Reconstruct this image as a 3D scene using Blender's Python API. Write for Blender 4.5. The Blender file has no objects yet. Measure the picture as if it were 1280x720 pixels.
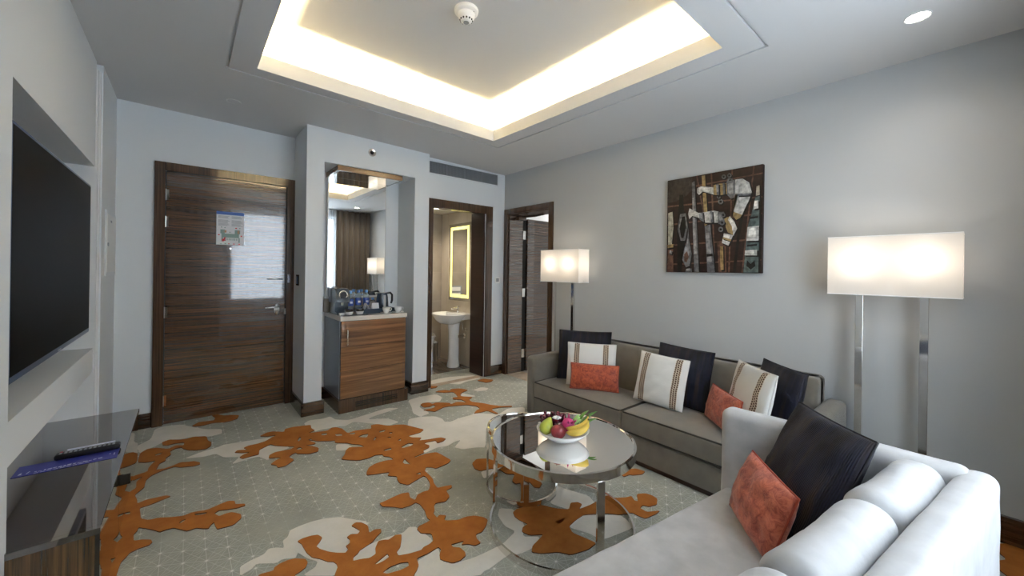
WIN_P = 12; EXPO = 1.1
import bpy, bmesh, math, random
from mathutils import Vector, Matrix, noise
random.seed(7)
C = bpy.context.scene.collection
PI = math.pi
ORIG = {}

# ------------------------------------------------------------------ materials
def newmat(name):
    m = bpy.data.materials.new(name); m.use_nodes = True
    nt = m.node_tree
    return m, nt, nt.nodes['Principled BSDF']

def plain(name, col, rough=.5, metal=0, spec=.5, coat=0, emit=None, estr=0, trans=0, ior=1.45, sheen=0, bump=0, bscale=200, var=0, vscale=8):
    m, nt, b = newmat(name)
    b.inputs['Base Color'].default_value = (*col, 1)
    b.inputs['Roughness'].default_value = rough
    b.inputs['Metallic'].default_value = metal
    b.inputs['Specular IOR Level'].default_value = spec
    b.inputs['Coat Weight'].default_value = coat
    b.inputs['Coat Roughness'].default_value = .03
    b.inputs['Transmission Weight'].default_value = trans
    b.inputs['IOR'].default_value = ior
    b.inputs['Sheen Weight'].default_value = sheen
    if emit:
        b.inputs['Emission Color'].default_value = (*emit, 1)
        b.inputs['Emission Strength'].default_value = estr
    L = nt.links
    tc = nt.nodes.new('ShaderNodeTexCoord')
    if bump:
        n = nt.nodes.new('ShaderNodeTexNoise'); n.inputs['Scale'].default_value = bscale; n.inputs['Detail'].default_value = 3
        L.new(tc.outputs['Object'], n.inputs['Vector'])
        bp = nt.nodes.new('ShaderNodeBump'); bp.inputs['Strength'].default_value = bump; bp.inputs['Distance'].default_value = .004
        L.new(n.outputs['Fac'], bp.inputs['Height']); L.new(bp.outputs['Normal'], b.inputs['Normal'])
    if var:
        n = nt.nodes.new('ShaderNodeTexNoise'); n.inputs['Scale'].default_value = vscale; n.inputs['Detail'].default_value = 6
        L.new(tc.outputs['Object'], n.inputs['Vector'])
        r = nt.nodes.new('ShaderNodeValToRGB')
        r.color_ramp.elements[0].position = .3; r.color_ramp.elements[1].position = .7
        r.color_ramp.elements[0].color = (*[c*(1-var) for c in col], 1)
        r.color_ramp.elements[1].color = (*[min(1, c*(1+var)) for c in col], 1)
        L.new(n.outputs['Fac'], r.inputs['Fac']); L.new(r.outputs['Color'], b.inputs['Base Color'])
    return m

def wood(name, dark, light, grain=(1, 60, 60), rough=.12, coat=.6, fine=1.0, contrast=(.35, .68)):
    """streaky veneer: noise stretched along the small-scale axis"""
    m, nt, b = newmat(name); L = nt.links
    tc = nt.nodes.new('ShaderNodeTexCoord')
    mp = nt.nodes.new('ShaderNodeMapping'); mp.inputs['Scale'].default_value = grain
    L.new(tc.outputs['Object'], mp.inputs['Vector'])
    n = nt.nodes.new('ShaderNodeTexNoise'); n.inputs['Scale'].default_value = fine; n.inputs['Detail'].default_value = 8; n.inputs['Roughness'].default_value = .68; n.inputs['Distortion'].default_value = .25
    L.new(mp.outputs['Vector'], n.inputs['Vector'])
    r = nt.nodes.new('ShaderNodeValToRGB')
    e = r.color_ramp.elements
    e[0].position = contrast[0]; e[0].color = (*dark, 1); e[1].position = contrast[1]; e[1].color = (*light, 1)
    k = r.color_ramp.elements.new((contrast[0]+contrast[1])/2); k.color = (*[(a*.55+c*.45) for a, c in zip(dark, light)], 1)
    L.new(n.outputs['Fac'], r.inputs['Fac']); L.new(r.outputs['Color'], b.inputs['Base Color'])
    b.inputs['Roughness'].default_value = rough
    b.inputs['Coat Weight'].default_value = coat; b.inputs['Coat Roughness'].default_value = .03; b.inputs['Coat IOR'].default_value = 1.75
    return m

M = {}
M['wall'] = plain('wall_paint', (.72, .75, .77), .55, bump=.04, bscale=350)
M['wall_r'] = plain('wall_paint_grey', (.49, .50, .50), .6, bump=.04, bscale=350)
M['ceiling'] = plain('ceiling_paint', (.66, .665, .67), .7)
M['white'] = plain('white_lacquer', (.75, .75, .74), .35)
M['door_wood'] = wood('door_veneer', (.024, .012, .007), (.155, .080, .042), (1.3, 1, 170), .24, 1.0, contrast=(.36, .69))
M['frame_wood'] = wood('frame_veneer', (.028, .015, .009), (.115, .060, .032), (110, 110, 1.5), .22, .25)
M['base_wood'] = wood('baseboard_veneer', (.025, .013, .008), (.085, .043, .024), (2, 2, 60), .16, .6)
M['cab_wood'] = wood('cabinet_veneer', (.085, .040, .017), (.31, .155, .068), (1.4, 1.4, 48), .25, .35)
M['cons_wood'] = wood('console_end_veneer', (.02, .010, .004), (.20, .105, .04), (60, 60, 1.2), .25, .4)
M['cons_top'] = plain('console_top_gloss', (.030, .018, .013), .045, coat=1.0, spec=.9)
M['cons_top'].node_tree.nodes['Principled BSDF'].inputs['Coat IOR'].default_value = 2.1
M['cons_front'] = plain('console_front_gloss', (.012, .010, .010), .05, coat=1.0, spec=.9)
M['dark_gloss'] = plain('black_brown_gloss', (.010, .007, .006), .1, coat=.8)
M['chrome'] = plain('chrome', (.78, .76, .73), .08, 1)
M['steel'] = plain('brushed_steel', (.55, .54, .52), .28, 1)
M['mirror'] = plain('mirror_glass', (.90, .91, .90), .01, 1)
M['table_mirror'] = plain('smoked_mirror', (.96, .94, .91), .012, 1)
M['black'] = plain('black_plastic', (.012, .012, .014), .35)
M['screen'] = plain('screen_black', (.004, .004, .004), .45, spec=.05)
M['bezel'] = plain('bezel_blue_grey', (.09, .13, .22), .3, .3)
M['seal'] = plain('black_seal', (.012, .012, .012), .6)
M['porcelain'] = plain('porcelain', (.80, .81, .82), .08, coat=.5)
M['ceramic'] = plain('white_china', (.80, .80, .79), .15, coat=.3)
M['plastic_w'] = plain('white_plastic', (.88, .88, .87), .4)
M['taupe'] = plain('taupe_linen', (.155, .14, .115), .85, sheen=.25, bump=.35, bscale=420, var=.10, vscale=14)
M['taupe_pipe'] = plain('taupe_piping', (.030, .027, .022), .85)
M['light_fab'] = plain('pale_velvet', (.43, .43, .432), .62, sheen=.35, bump=.7, bscale=20, var=.13, vscale=12)
M['wood_foot'] = plain('dark_foot', (.05, .022, .014), .3, coat=.4)
M['drape'] = plain('taupe_drape', (.19, .155, .12), .8, sheen=.2)
M['stone'] = plain('beige_stone', (.42, .35, .27), .35, var=.12, vscale=30)
M['counter'] = plain('cream_counter', (.74, .68, .60), .22, coat=.3)
M['threshold'] = plain('beige_marble', (.55, .45, .35), .2, var=.15, vscale=12)
M['tile'] = plain('taupe_tile', (.36, .31, .25), .22, var=.14, vscale=5)
M['tile_l'] = plain('beige_tile', (.60, .54, .45), .3, var=.05, vscale=5)
M['bath_floor'] = wood('bath_floor_tile', (.13, .10, .075), (.26, .21, .165), (20, 2, 1), .22, .1)
M['bed_floor'] = plain('bedroom_carpet', (.30, .285, .26), .9)
M['led_warm'] = plain('led_warm', (1, .9, .7), .5, emit=(1.0, .75, .39), estr=190)
M['led_y'] = plain('led_mirror_band', (1, .95, .5), .5, emit=(1.0, .86, .16), estr=.8)
M['bulb'] = plain('bulb', (1, .9, .75), .5, emit=(1.0, .87, .72), estr=13)
M['down'] = plain('downlight_lens', (1, 1, 1), .5, emit=(1.0, .93, .83), estr=14)
M['blue'] = plain('blue_card', (.035, .045, .30), .35)
M['print_w'] = plain('white_print', (.70, .72, .82), .5)
M['paper'] = plain('white_paper', (.72, .72, .74), .55)
M['header'] = plain('blue_header', (.05, .13, .42), .5)
M['ink'] = plain('grey_ink', (.28, .30, .33), .6)
M['green_ink'] = plain('green_ink', (.25, .36, .33), .6)
M['red'] = plain('red_ink', (.60, .02, .04), .5)
M['orange_ink'] = plain('orange_ink', (.55, .27, .14), .5)
M['bottle'] = plain('bottle_plastic', (.80, .90, .95), .05, trans=.85, ior=1.2)
M['bottle_cap'] = plain('bottle_cap_blue', (.10, .25, .55), .35)
M['bottle_label'] = plain('bottle_label_blue', (.04, .09, .36), .45)
M['coffee_body'] = plain('charcoal_plastic', (.045, .06, .08), .18, coat=.5)
M['tray'] = plain('navy_tray', (.018, .035, .06), .35)
M['glass'] = plain('clear_glass', (.92, .95, .96), .02, trans=.95, ior=1.3)
M['coffee'] = plain('dark_drink', (.012, .008, .006), .1)
M['lens_grey'] = plain('grey_plastic', (.30, .32, .34), .4)
M['grille'] = plain('vent_grey', (.22, .235, .26), .5)
M['grille_d'] = plain('vent_dark', (.09, .10, .115), .6)
M['leaf_green'] = plain('leaf_green', (.10, .26, .06), .45, var=.35, vscale=25)
M['dragon_green'] = plain('dragon_scale_green', (.28, .48, .14), .45, var=.2, vscale=20)
M['dragon'] = plain('dragonfruit_skin', (.46, .04, .18), .4, var=.35, vscale=22)
M['mango'] = plain('mango_skin', (.27, .035, .045), .3, coat=.3, var=.45, vscale=16)
M['pear'] = plain('pear_skin', (.42, .47, .07), .4, var=.2, vscale=20)
M['banana'] = plain('banana_skin', (.72, .52, .09), .45, var=.15, vscale=14)
M['grape'] = plain('grape_skin', (.11, .010, .025), .22, coat=.3, var=.5, vscale=30)
M['petal'] = plain('white_petal', (.80, .78, .80), .5)
M['stem'] = plain('brown_stem', (.10, .07, .03), .7)
M['jamb_red'] = wood('sliding_door_veneer', (.012, .005, .004), (.040, .014, .010), (1, 1, 60), .35, .0)

# art colours
ART_C = {'bg': (.020, .010, .009), 'wood': (.034, .028, .025), 'copper': (.095, .048, .034), 'steel': (.10, .105, .115), 'brass': (.24, .17, .075),
         'steel_hi': (.21, .215, .225), 'silver_hi': (.62, .61, .58), 'ink': (.008, .007, .007), 'ivory': (.33, .31, .25), 'silver': (.42, .415, .40), 'teal': (.075, .105, .105)}
for k, c in ART_C.items():
    M['art_'+k] = plain('print_'+k, c, .5, spec=.3, var=.5 if k not in ('bg', 'ink') else .3, vscale=38)

def carpet_base():
    m, nt, b = newmat('carpet_grey_green'); L = nt.links; N = nt.nodes.new
    tc = N('ShaderNodeTexCoord')
    warp = N('ShaderNodeTexNoise'); warp.inputs['Scale'].default_value = 6
    L.new(tc.outputs['Object'], warp.inputs['Vector'])
    org = N('ShaderNodeVectorMath'); org.operation = 'SUBTRACT'; org.inputs[1].default_value = (.810, 2.2225, 0)
    L.new(tc.outputs['Object'], org.inputs[0])
    ws = N('ShaderNodeVectorMath'); ws.operation = 'SCALE'; ws.inputs['Scale'].default_value = .008
    L.new(warp.outputs['Color'], ws.inputs[0])
    vp = N('ShaderNodeVectorMath'); vp.operation = 'ADD'
    L.new(org.outputs[0], vp.inputs[0]); L.new(ws.outputs[0], vp.inputs[1])
    s = .0925; prev = None
    fam = [(a, s*math.sqrt(3)/2, .0019) for a in (0, 60, 120)] + [(a, s/2, .0013) for a in (90, 30, 150)]
    for a, h, w in fam:
        d = N('ShaderNodeVectorMath'); d.operation = 'DOT_PRODUCT'
        d.inputs[1].default_value = (math.cos(math.radians(a)), math.sin(math.radians(a)), 0)
        L.new(vp.outputs[0], d.inputs[0])
        p = N('ShaderNodeMath'); p.operation = 'PINGPONG'; p.inputs[1].default_value = h/2
        L.new(d.outputs['Value'], p.inputs[0])
        r = N('ShaderNodeMapRange'); r.inputs['From Min'].default_value = w*.35; r.inputs['From Max'].default_value = w
        r.inputs['To Min'].default_value = 1; r.inputs['To Max'].default_value = 0
        L.new(p.outputs[0], r.inputs['Value'])
        if prev is None: prev = r.outputs[0]
        else:
            mx = N('ShaderNodeMath'); mx.operation = 'MAXIMUM'
            L.new(prev, mx.inputs[0]); L.new(r.outputs[0], mx.inputs[1]); prev = mx.outputs[0]
    # knots of the stars: where the three edge families cross
    acc = None
    for a in (0, 60, 120):
        d = N('ShaderNodeVectorMath'); d.operation = 'DOT_PRODUCT'; d.inputs[1].default_value = (math.cos(math.radians(a)), math.sin(math.radians(a)), 0)
        L.new(vp.outputs[0], d.inputs[0])
        p = N('ShaderNodeMath'); p.operation = 'PINGPONG'; p.inputs[1].default_value = s*math.sqrt(3)/4; L.new(d.outputs['Value'], p.inputs[0])
        if acc is None: acc = p.outputs[0]
        else:
            mm = N('ShaderNodeMath'); mm.operation = 'ADD'; L.new(acc, mm.inputs[0]); L.new(p.outputs[0], mm.inputs[1]); acc = mm.outputs[0]
    kr = N('ShaderNodeMapRange'); kr.inputs['From Min'].default_value = .004; kr.inputs['From Max'].default_value = .018; kr.inputs['To Min'].default_value = 1.5; kr.inputs['To Max'].default_value = 0
    L.new(acc, kr.inputs['Value'])
    pm = N('ShaderNodeMath'); pm.operation = 'MULTIPLY'; pm.inputs[1].default_value = .62; L.new(prev, pm.inputs[0])
    mx = N('ShaderNodeMath'); mx.operation = 'MAXIMUM'; L.new(pm.outputs[0], mx.inputs[0]); L.new(kr.outputs[0], mx.inputs[1]); prev = mx.outputs[0]
    # the drawn net fades out in worn / plain islands
    n2 = N('ShaderNodeTexNoise'); n2.inputs['Scale'].default_value = 1.7; n2.inputs['Detail'].default_value = 3
    L.new(tc.outputs['Object'], n2.inputs['Vector'])
    fr = N('ShaderNodeMapRange'); fr.inputs['From Min'].default_value = .38; fr.inputs['From Max'].default_value = .47
    fr.inputs['To Min'].default_value = .12; fr.inputs['To Max'].default_value = .62
    L.new(n2.outputs['Fac'], fr.inputs['Value'])
    ml = N('ShaderNodeMath'); ml.operation = 'MULTIPLY'; L.new(prev, ml.inputs[0]); L.new(fr.outputs[0], ml.inputs[1])
    n3 = N('ShaderNodeTexNoise'); n3.inputs['Scale'].default_value = 3.2; n3.inputs['Detail'].default_value = 8; n3.inputs['Roughness'].default_value = .65
    L.new(tc.outputs['Object'], n3.inputs['Vector'])
    cr = N('ShaderNodeValToRGB'); e = cr.color_ramp.elements
    e[0].position = .3; e[0].color = (.29, .305, .27, 1); e[1].position = .7; e[1].color = (.42, .425, .375, 1)
    L.new(n3.outputs['Fac'], cr.inputs['Fac'])
    mix = N('ShaderNodeMix'); mix.data_type = 'RGBA'
    L.new(ml.outputs[0], mix.inputs['Factor']); L.new(cr.outputs['Color'], mix.inputs[6]); mix.inputs[7].default_value = (.78, .78, .74, 1)
    L.new(mix.outputs[2], b.inputs['Base Color'])
    b.inputs['Roughness'].default_value = .95; b.inputs['Specular IOR Level'].default_value = .1
    pile(nt, b, tc); return m
def pile(nt, b, tc):
    n = nt.nodes.new('ShaderNodeTexNoise'); n.inputs['Scale'].default_value = 260; n.inputs['Detail'].default_value = 2
    nt.links.new(tc.outputs['Object'], n.inputs['Vector'])
    bp = nt.nodes.new('ShaderNodeBump'); bp.inputs['Strength'].default_value = .5; bp.inputs['Distance'].default_value = .004
    nt.links.new(n.outputs['Fac'], bp.inputs['Height']); nt.links.new(bp.outputs['Normal'], b.inputs['Normal'])
def carpet_solid(name, c1, c2, scale=5):
    m, nt, b = newmat(name); L = nt.links
    tc = nt.nodes.new('ShaderNodeTexCoord')
    n = nt.nodes.new('ShaderNodeTexNoise'); n.inputs['Scale'].default_value = scale; n.inputs['Detail'].default_value = 8; n.inputs['Roughness'].default_value = .7
    L.new(tc.outputs['Object'], n.inputs['Vector'])
    r = nt.nodes.new('ShaderNodeValToRGB'); e = r.color_ramp.elements
    e[0].position = .3; e[1].position = .7; e[0].color = (*c1, 1); e[1].color = (*c2, 1)
    L.new(n.outputs['Fac'], r.inputs['Fac']); L.new(r.outputs['Color'], b.inputs['Base Color'])
    b.inputs['Roughness'].default_value = .95; b.inputs['Specular IOR Level'].default_value = .1
    pile(nt, b, tc); return m
M['carpet'] = carpet_base()
M['carpet_o'] = carpet_solid('carpet_rust', (.29, .10, .024), (.42, .165, .042), 9)
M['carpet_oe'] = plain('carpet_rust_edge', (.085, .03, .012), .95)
M['carpet_c'] = carpet_solid('carpet_cream', (.64, .615, .55), (.78, .75, .69), 4)

def pattern_pillow_white():
    m, nt, b = newmat('embroidered_white'); L = nt.links; N = nt.nodes.new
    tc = N('ShaderNodeTexCoord'); sp = N('ShaderNodeSeparateXYZ'); L.new(tc.outputs['Object'], sp.inputs[0])
    def math_(op, a, b_=None, c=None):
        n = N('ShaderNodeMath'); n.operation = op
        for i, v in enumerate((a, b_, c)):
            if v is None: continue
            if isinstance(v, (int, float)): n.inputs[i].default_value = v
            else: L.new(v, n.inputs[i])
        return n.outputs[0]
    ax = math_('ABSOLUTE', sp.outputs['X'])
    dx = math_('SUBTRACT', ax, .118)                    # distance from the band's middle
    band = math_('LESS_THAN', math_('ABSOLUTE', dx), .0225)
    col = math_('PINGPONG', math_('ADD', dx, .0215), .0072)      # three dot columns
    colid = math_('FLOOR', math_('DIVIDE', math_('ADD', dx, .0215), .0144))
    zz = math_('ADD', sp.outputs['Z'], math_('MULTIPLY', colid, .007))
    row = math_('PINGPONG', zz, .007)
    cc = math_('SUBTRACT', col, .0072); rr = math_('SUBTRACT', row, .007)
    d2 = math_('ADD', math_('MULTIPLY', cc, cc), math_('MULTIPLY', rr, rr))
    dot = math_('LESS_THAN', d2, .0060**2)
    fac = math_('MULTIPLY', band, dot)
    mix = N('ShaderNodeMix'); mix.data_type = 'RGBA'
    L.new(fac, mix.inputs['Factor']); mix.inputs[6].default_value = (.70, .68, .64, 1); mix.inputs[7].default_value = (.13, .065, .03, 1)
    mix2 = N('ShaderNodeMix'); mix2.data_type = 'RGBA'
    L.new(math_('MULTIPLY', band, .55), mix2.inputs['Factor']); mix2.inputs[7].default_value = (.50, .34, .16, 1)
    L.new(mix.outputs[2], mix2.inputs[6]); 
    # dots over the tinted band
    mix3 = N('ShaderNodeMix'); mix3.data_type = 'RGBA'
    L.new(fac, mix3.inputs['Factor']); L.new(mix2.outputs[2], mix3.inputs[6]); mix3.inputs[7].default_value = (.075, .032, .015, 1)
    L.new(mix3.outputs[2], b.inputs['Base Color'])
    b.inputs['Roughness'].default_value = .8; b.inputs['Sheen Weight'].default_value = .2
    n = N('ShaderNodeTexNoise'); n.inputs['Scale'].default_value = 130; L.new(tc.outputs['Object'], n.inputs['Vector'])
    bp = N('ShaderNodeBump'); bp.inputs['Strength'].default_value = .3; bp.inputs['Distance'].default_value = .004
    L.new(n.outputs['Fac'], bp.inputs['Height']); L.new(bp.outputs['Normal'], b.inputs['Normal'])
    return m
def pattern_pillow_navy():
    m, nt, b = newmat('ribbed_navy'); L = nt.links; N = nt.nodes.new
    tc = N('ShaderNodeTexCoord')
    mp = N('ShaderNodeMapping'); mp.inputs['Scale'].default_value = (1, .2, .12); L.new(tc.outputs['Object'], mp.inputs['Vector'])
    n = N('ShaderNodeTexNoise'); n.inputs['Scale'].default_value = 26; n.inputs['Detail'].default_value = 5; L.new(mp.outputs['Vector'], n.inputs['Vector'])
    r = N('ShaderNodeValToRGB'); e = r.color_ramp.elements
    e[0].position = .38; e[0].color = (.005, .005, .009, 1); e[1].position = .66; e[1].color = (.040, .029, .024, 1)
    k = r.color_ramp.elements.new(.52); k.color = (.009, .012, .034, 1)
    L.new(n.outputs['Fac'], r.inputs['Fac'])
    w = N('ShaderNodeTexWave'); w.inputs['Scale'].default_value = 62; w.inputs['Distortion'].default_value = 1.2; w.bands_direction = 'X'
    L.new(tc.outputs['Object'], w.inputs['Vector'])
    mx = N('ShaderNodeMix'); mx.data_type = 'RGBA'; mx.blend_type = 'MULTIPLY'; mx.inputs['Factor'].default_value = .6
    L.new(r.outputs['Color'], mx.inputs[6]); L.new(w.outputs['Color'], mx.inputs[7])
    L.new(mx.outputs[2], b.inputs['Base Color'])
    b.inputs['Roughness'].default_value = .6; b.inputs['Specular IOR Level'].default_value = .25; b.inputs['Sheen Weight'].default_value = .03
    bp = N('ShaderNodeBump'); bp.inputs['Strength'].default_value = .5; bp.inputs['Distance'].default_value = .003
    L.new(w.outputs['Fac'], bp.inputs['Height']); L.new(bp.outputs['Normal'], b.inputs['Normal'])
    return m
def pattern_pillow_orange(name, c0, c1):
    m, nt, b = newmat(name); L = nt.links; N = nt.nodes.new
    tc = N('ShaderNodeTexCoord')
    n = N('ShaderNodeTexNoise'); n.inputs['Scale'].default_value = 30; n.inputs['Detail'].default_value = 9; n.inputs['Roughness'].default_value = .75; n.inputs['Distortion'].default_value = 1.1
    L.new(tc.outputs['Object'], n.inputs['Vector'])
    r = N('ShaderNodeValToRGB'); e = r.color_ramp.elements
    e[0].position = .38; e[0].color = (*c0, 1); e[1].position = .58; e[1].color = (*c1, 1)
    L.new(n.outputs['Fac'], r.inputs['Fac']); L.new(r.outputs['Color'], b.inputs['Base Color'])
    b.inputs['Roughness'].default_value = .6; b.inputs['Sheen Weight'].default_value = .25
    bp = N('ShaderNodeBump'); bp.inputs['Strength'].default_value = .3; bp.inputs['Distance'].default_value = .006
    L.new(n.outputs['Fac'], bp.inputs['Height']); L.new(bp.outputs['Normal'], b.inputs['Normal'])
    return m
M['p_white'] = pattern_pillow_white()
M['p_navy'] = pattern_pillow_navy()
M['p_orange'] = pattern_pillow_orange('crushed_rust_velvet', (.17, .012, .005), (.44, .085, .028))
M['p_orange_l'] = pattern_pillow_orange('crushed_coral_velvet', (.20, .018, .008), (.48, .120, .062))
M['navy_pipe'] = plain('navy_piping', (.006, .006, .010), .7)
M['orange_pipe'] = plain('rust_piping', (.28, .04, .02), .7)
M['white_pipe'] = plain('white_piping', (.66, .64, .60), .8)

def shade_mat():
    m = bpy.data.materials.new('lampshade_fabric'); m.use_nodes = True; nt = m.node_tree
    for n in list(nt.nodes): nt.nodes.remove(n)
    o = nt.nodes.new('ShaderNodeOutputMaterial'); d = nt.nodes.new('ShaderNodeBsdfDiffuse'); t = nt.nodes.new('ShaderNodeBsdfTranslucent'); x = nt.nodes.new('ShaderNodeMixShader')
    d.inputs['Color'].default_value = (.82, .80, .77, 1); t.inputs['Color'].default_value = (.90, .86, .80, 1); x.inputs['Fac'].default_value = .45
    nt.links.new(d.outputs[0], x.inputs[1]); nt.links.new(t.outputs[0], x.inputs[2]); nt.links.new(x.outputs[0], o.inputs['Surface'])
    return m
M['shade'] = shade_mat()
def sheer_mat():
    m = bpy.data.materials.new('sheer_voile'); m.use_nodes = True; nt = m.node_tree
    for n in list(nt.nodes): nt.nodes.remove(n)
    o = nt.nodes.new('ShaderNodeOutputMaterial'); a = nt.nodes.new('ShaderNodeBsdfTransparent'); d = nt.nodes.new('ShaderNodeBsdfDiffuse'); t = nt.nodes.new('ShaderNodeBsdfTranslucent')
    d.inputs['Color'].default_value = (.85, .85, .84, 1); t.inputs['Color'].default_value = (.85, .87, .90, 1)
    x = nt.nodes.new('ShaderNodeMixShader'); y = nt.nodes.new('ShaderNodeMixShader'); x.inputs['Fac'].default_value = .5; y.inputs['Fac'].default_value = .55
    nt.links.new(d.outputs[0], x.inputs[1]); nt.links.new(t.outputs[0], x.inputs[2])
    nt.links.new(x.outputs[0], y.inputs[1]); nt.links.new(a.outputs[0], y.inputs[2]); nt.links.new(y.outputs[0], o.inputs['Surface'])
    return m
M['sheer'] = sheer_mat()
M['pane'] = plain('window_glass', (1, 1, 1), 0, trans=1, ior=1.02)

# ------------------------------------------------------------------ object helpers
def mats(o, m):
    for k in (m if isinstance(m, (list, tuple)) else [m]):
        o.data.materials.append(M[k] if isinstance(k, str) else k)
def obj(name, bm, m, parent=None, smooth=False, angle=None):
    """ONE mesh object; coordinates in bm are world coordinates, moved into the parent's frame."""
    me = bpy.data.meshes.new(name)
    bmesh.ops.recalc_face_normals(bm, faces=bm.faces[:])
    if parent is not None:
        p = parent; off = Vector(ORIG.get(p.name, (0, 0, 0)))
        bmesh.ops.translate(bm, verts=bm.verts[:], vec=-off)
    bm.to_mesh(me); bm.free()
    o = bpy.data.objects.new(name, me); C.objects.link(o)
    if parent is not None:
        o.parent = parent; ORIG[o.name] = ORIG.get(parent.name, (0, 0, 0))
    else: ORIG[o.name] = (0, 0, 0)
    mats(o, m)
    if smooth:
        for f in me.polygons: f.use_smooth = True
        if angle:
            try: me.set_sharp_from_angle(angle=math.radians(angle))
            except Exception: pass
    return o
def tag(o, label, cat, group=None, kind=None):
    o['label'] = label; o['category'] = cat
    if group: o['group'] = group
    if kind: o['kind'] = kind
    return o
def thing(name, label, cat, loc, group=None):
    o = bpy.data.objects.new(name, None); C.objects.link(o); o.location = loc; o.empty_display_size = .1
    ORIG[o.name] = tuple(loc); return tag(o, label, cat, group)
def struct(name, bm, m, parent=None, smooth=False, label=None, cat='room'):
    o = obj(name, bm, m, parent, smooth, 35 if smooth else None)
    if parent is None:
        o['kind'] = 'structure'
        if label: o['label'] = label; o['category'] = cat
    return o
def dup(root, loc, label):
    r = root.copy(); C.objects.link(r); r.location = loc; r['label'] = label
    def rec(a, b):
        for ch in list(a.children):
            c = ch.copy(); C.objects.link(c); c.parent = b; rec(ch, c)
    rec(root, r); return r

def nb(): return bmesh.new()
def box(bm, x0, x1, y0, y1, z0, z1, mi=0, bevel=0, seg=2):
    v = [bm.verts.new((x, y, z)) for z in (z0, z1) for y in (y0, y1) for x in (x0, x1)]
    q = [(0, 2, 3, 1), (4, 5, 7, 6), (0, 1, 5, 4), (2, 6, 7, 3), (0, 4, 6, 2), (1, 3, 7, 5)]
    fs = [bm.faces.new([v[i] for i in f]) for f in q]
    for f in fs: f.material_index = mi
    if bevel:
        es = list({e for f in fs for e in f.edges})
        r = bmesh.ops.bevel(bm, geom=es, offset=bevel, segments=seg, affect='EDGES', profile=.5)
        for f in r['faces']: f.material_index = mi
    return fs
def prism(bm, pts, axis, a, b, mi=0):
    """extrude polygon pts (2D) along axis from a to b; axis 'x': pts=(y,z); 'y': (x,z); 'z': (x,y)"""
    def mk(p, t):
        return {'x': (t, p[0], p[1]), 'y': (p[0], t, p[1]), 'z': (p[0], p[1], t)}[axis]
    A = [bm.verts.new(mk(p, a)) for p in pts]; B = [bm.verts.new(mk(p, b)) for p in pts]
    n = len(pts); fs = [bm.faces.new(A), bm.faces.new(B[::-1])]
    for i in range(n): fs.append(bm.faces.new((A[i], B[i], B[(i+1) % n], A[(i+1) % n])))
    for f in fs: f.material_index = mi
    return fs
def cyl(bm, c, r, z0, z1, n=32, mi=0, axis='z', r2=None):
    r2 = r if r2 is None else r2
    def mk(t, rr, h):
        a, b_ = rr*math.cos(t), rr*math.sin(t)
        return {'z': (c[0]+a, c[1]+b_, h), 'y': (c[0]+a, h, c[1]+b_), 'x': (h, c[0]+a, c[1]+b_)}[axis]
    A = [bm.verts.new(mk(2*PI*i/n, r, z0)) for i in range(n)]; B = [bm.verts.new(mk(2*PI*i/n, r2, z1)) for i in range(n)]
    fs = [bm.faces.new(A[::-1]), bm.faces.new(B)]
    for i in range(n): fs.append(bm.faces.new((A[i], A[(i+1) % n], B[(i+1) % n], B[i])))
    for f in fs: f.material_index = mi
def lathe(bm, c, prof, n=40, mi=0, sx=1, sy=1, axis='z', close=False):
    rings = []
    for r, h in prof:
        if r < 1e-6:
            p = (c[0], c[1], c[2]+h) if axis == 'z' else (c[0], c[1]-h, c[2])
            rings.append([bm.verts.new(p)])
        else:
            L = []
            for i in range(n):
                t = 2*PI*i/n; a, b_ = r*math.cos(t)*sx, r*math.sin(t)*sy
                L.append(bm.verts.new((c[0]+a, c[1]+b_, c[2]+h) if axis == 'z' else (c[0]+a, c[1]-h, c[2]+b_)))
            rings.append(L)
    for A, B in zip(rings, rings[1:]):
        for i in range(n):
            j = (i+1) % n
            if len(A) == 1 and len(B) == 1: continue
            if len(A) == 1: f = bm.faces.new((A[0], B[j], B[i]))
            elif len(B) == 1: f = bm.faces.new((A[i], A[j], B[0]))
            else: f = bm.faces.new((A[i], A[j], B[j], B[i]))
            f.material_index = mi
def tube(bm, path, r, n=10, mi=0, closed=False):
    P = [Vector(p) for p in path]; rings = []; up = Vector((0, 0, 1)); m = len(P)
    rad = r if isinstance(r, (list, tuple)) else [r]*m
    prev = None
    for i, p in enumerate(P):
        if closed: t = (P[(i+1) % m]-P[i-1]).normalized()
        else: t = ((P[min(i+1, m-1)]-P[max(i-1, 0)])).normalized()
        if prev is None:
            a = t.cross(up);
            if a.length < .05: a = t.cross(Vector((1, 0, 0)))
            a.normalize()
        else:
            a = prev-t*prev.dot(t)
            if a.length < 1e-5: a = t.orthogonal()
            a.normalize()
        prev = a; b_ = t.cross(a)
        rings.append([bm.verts.new(p+rad[i]*(a*math.cos(2*PI*k/n)+b_*math.sin(2*PI*k/n))) for k in range(n)])
    rng = range(m if closed else m-1)
    for i in rng:
        A, B = rings[i], rings[(i+1) % m]
        for k in range(n):
            f = bm.faces.new((A[k], A[(k+1) % n], B[(k+1) % n], B[k])); f.material_index = mi
    if not closed:
        f = bm.faces.new(rings[0][::-1]); f.material_index = mi; f = bm.faces.new(rings[-1]); f.material_index = mi
def ball(bm, c, r, mi=0, seg=14, rings=9, s=(1, 1, 1), rot=None):
    mt = Matrix.Translation(c) @ (rot.to_4x4() if rot is not None else Matrix.Identity(4)) @ Matrix.Diagonal((r*s[0], r*s[1], r*s[2], 1))
    g = bmesh.ops.create_uvsphere(bm, u_segments=seg, v_segments=rings, radius=1, matrix=mt)
    for v in g['verts']:
        for f in v.link_faces: f.material_index = mi
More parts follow.
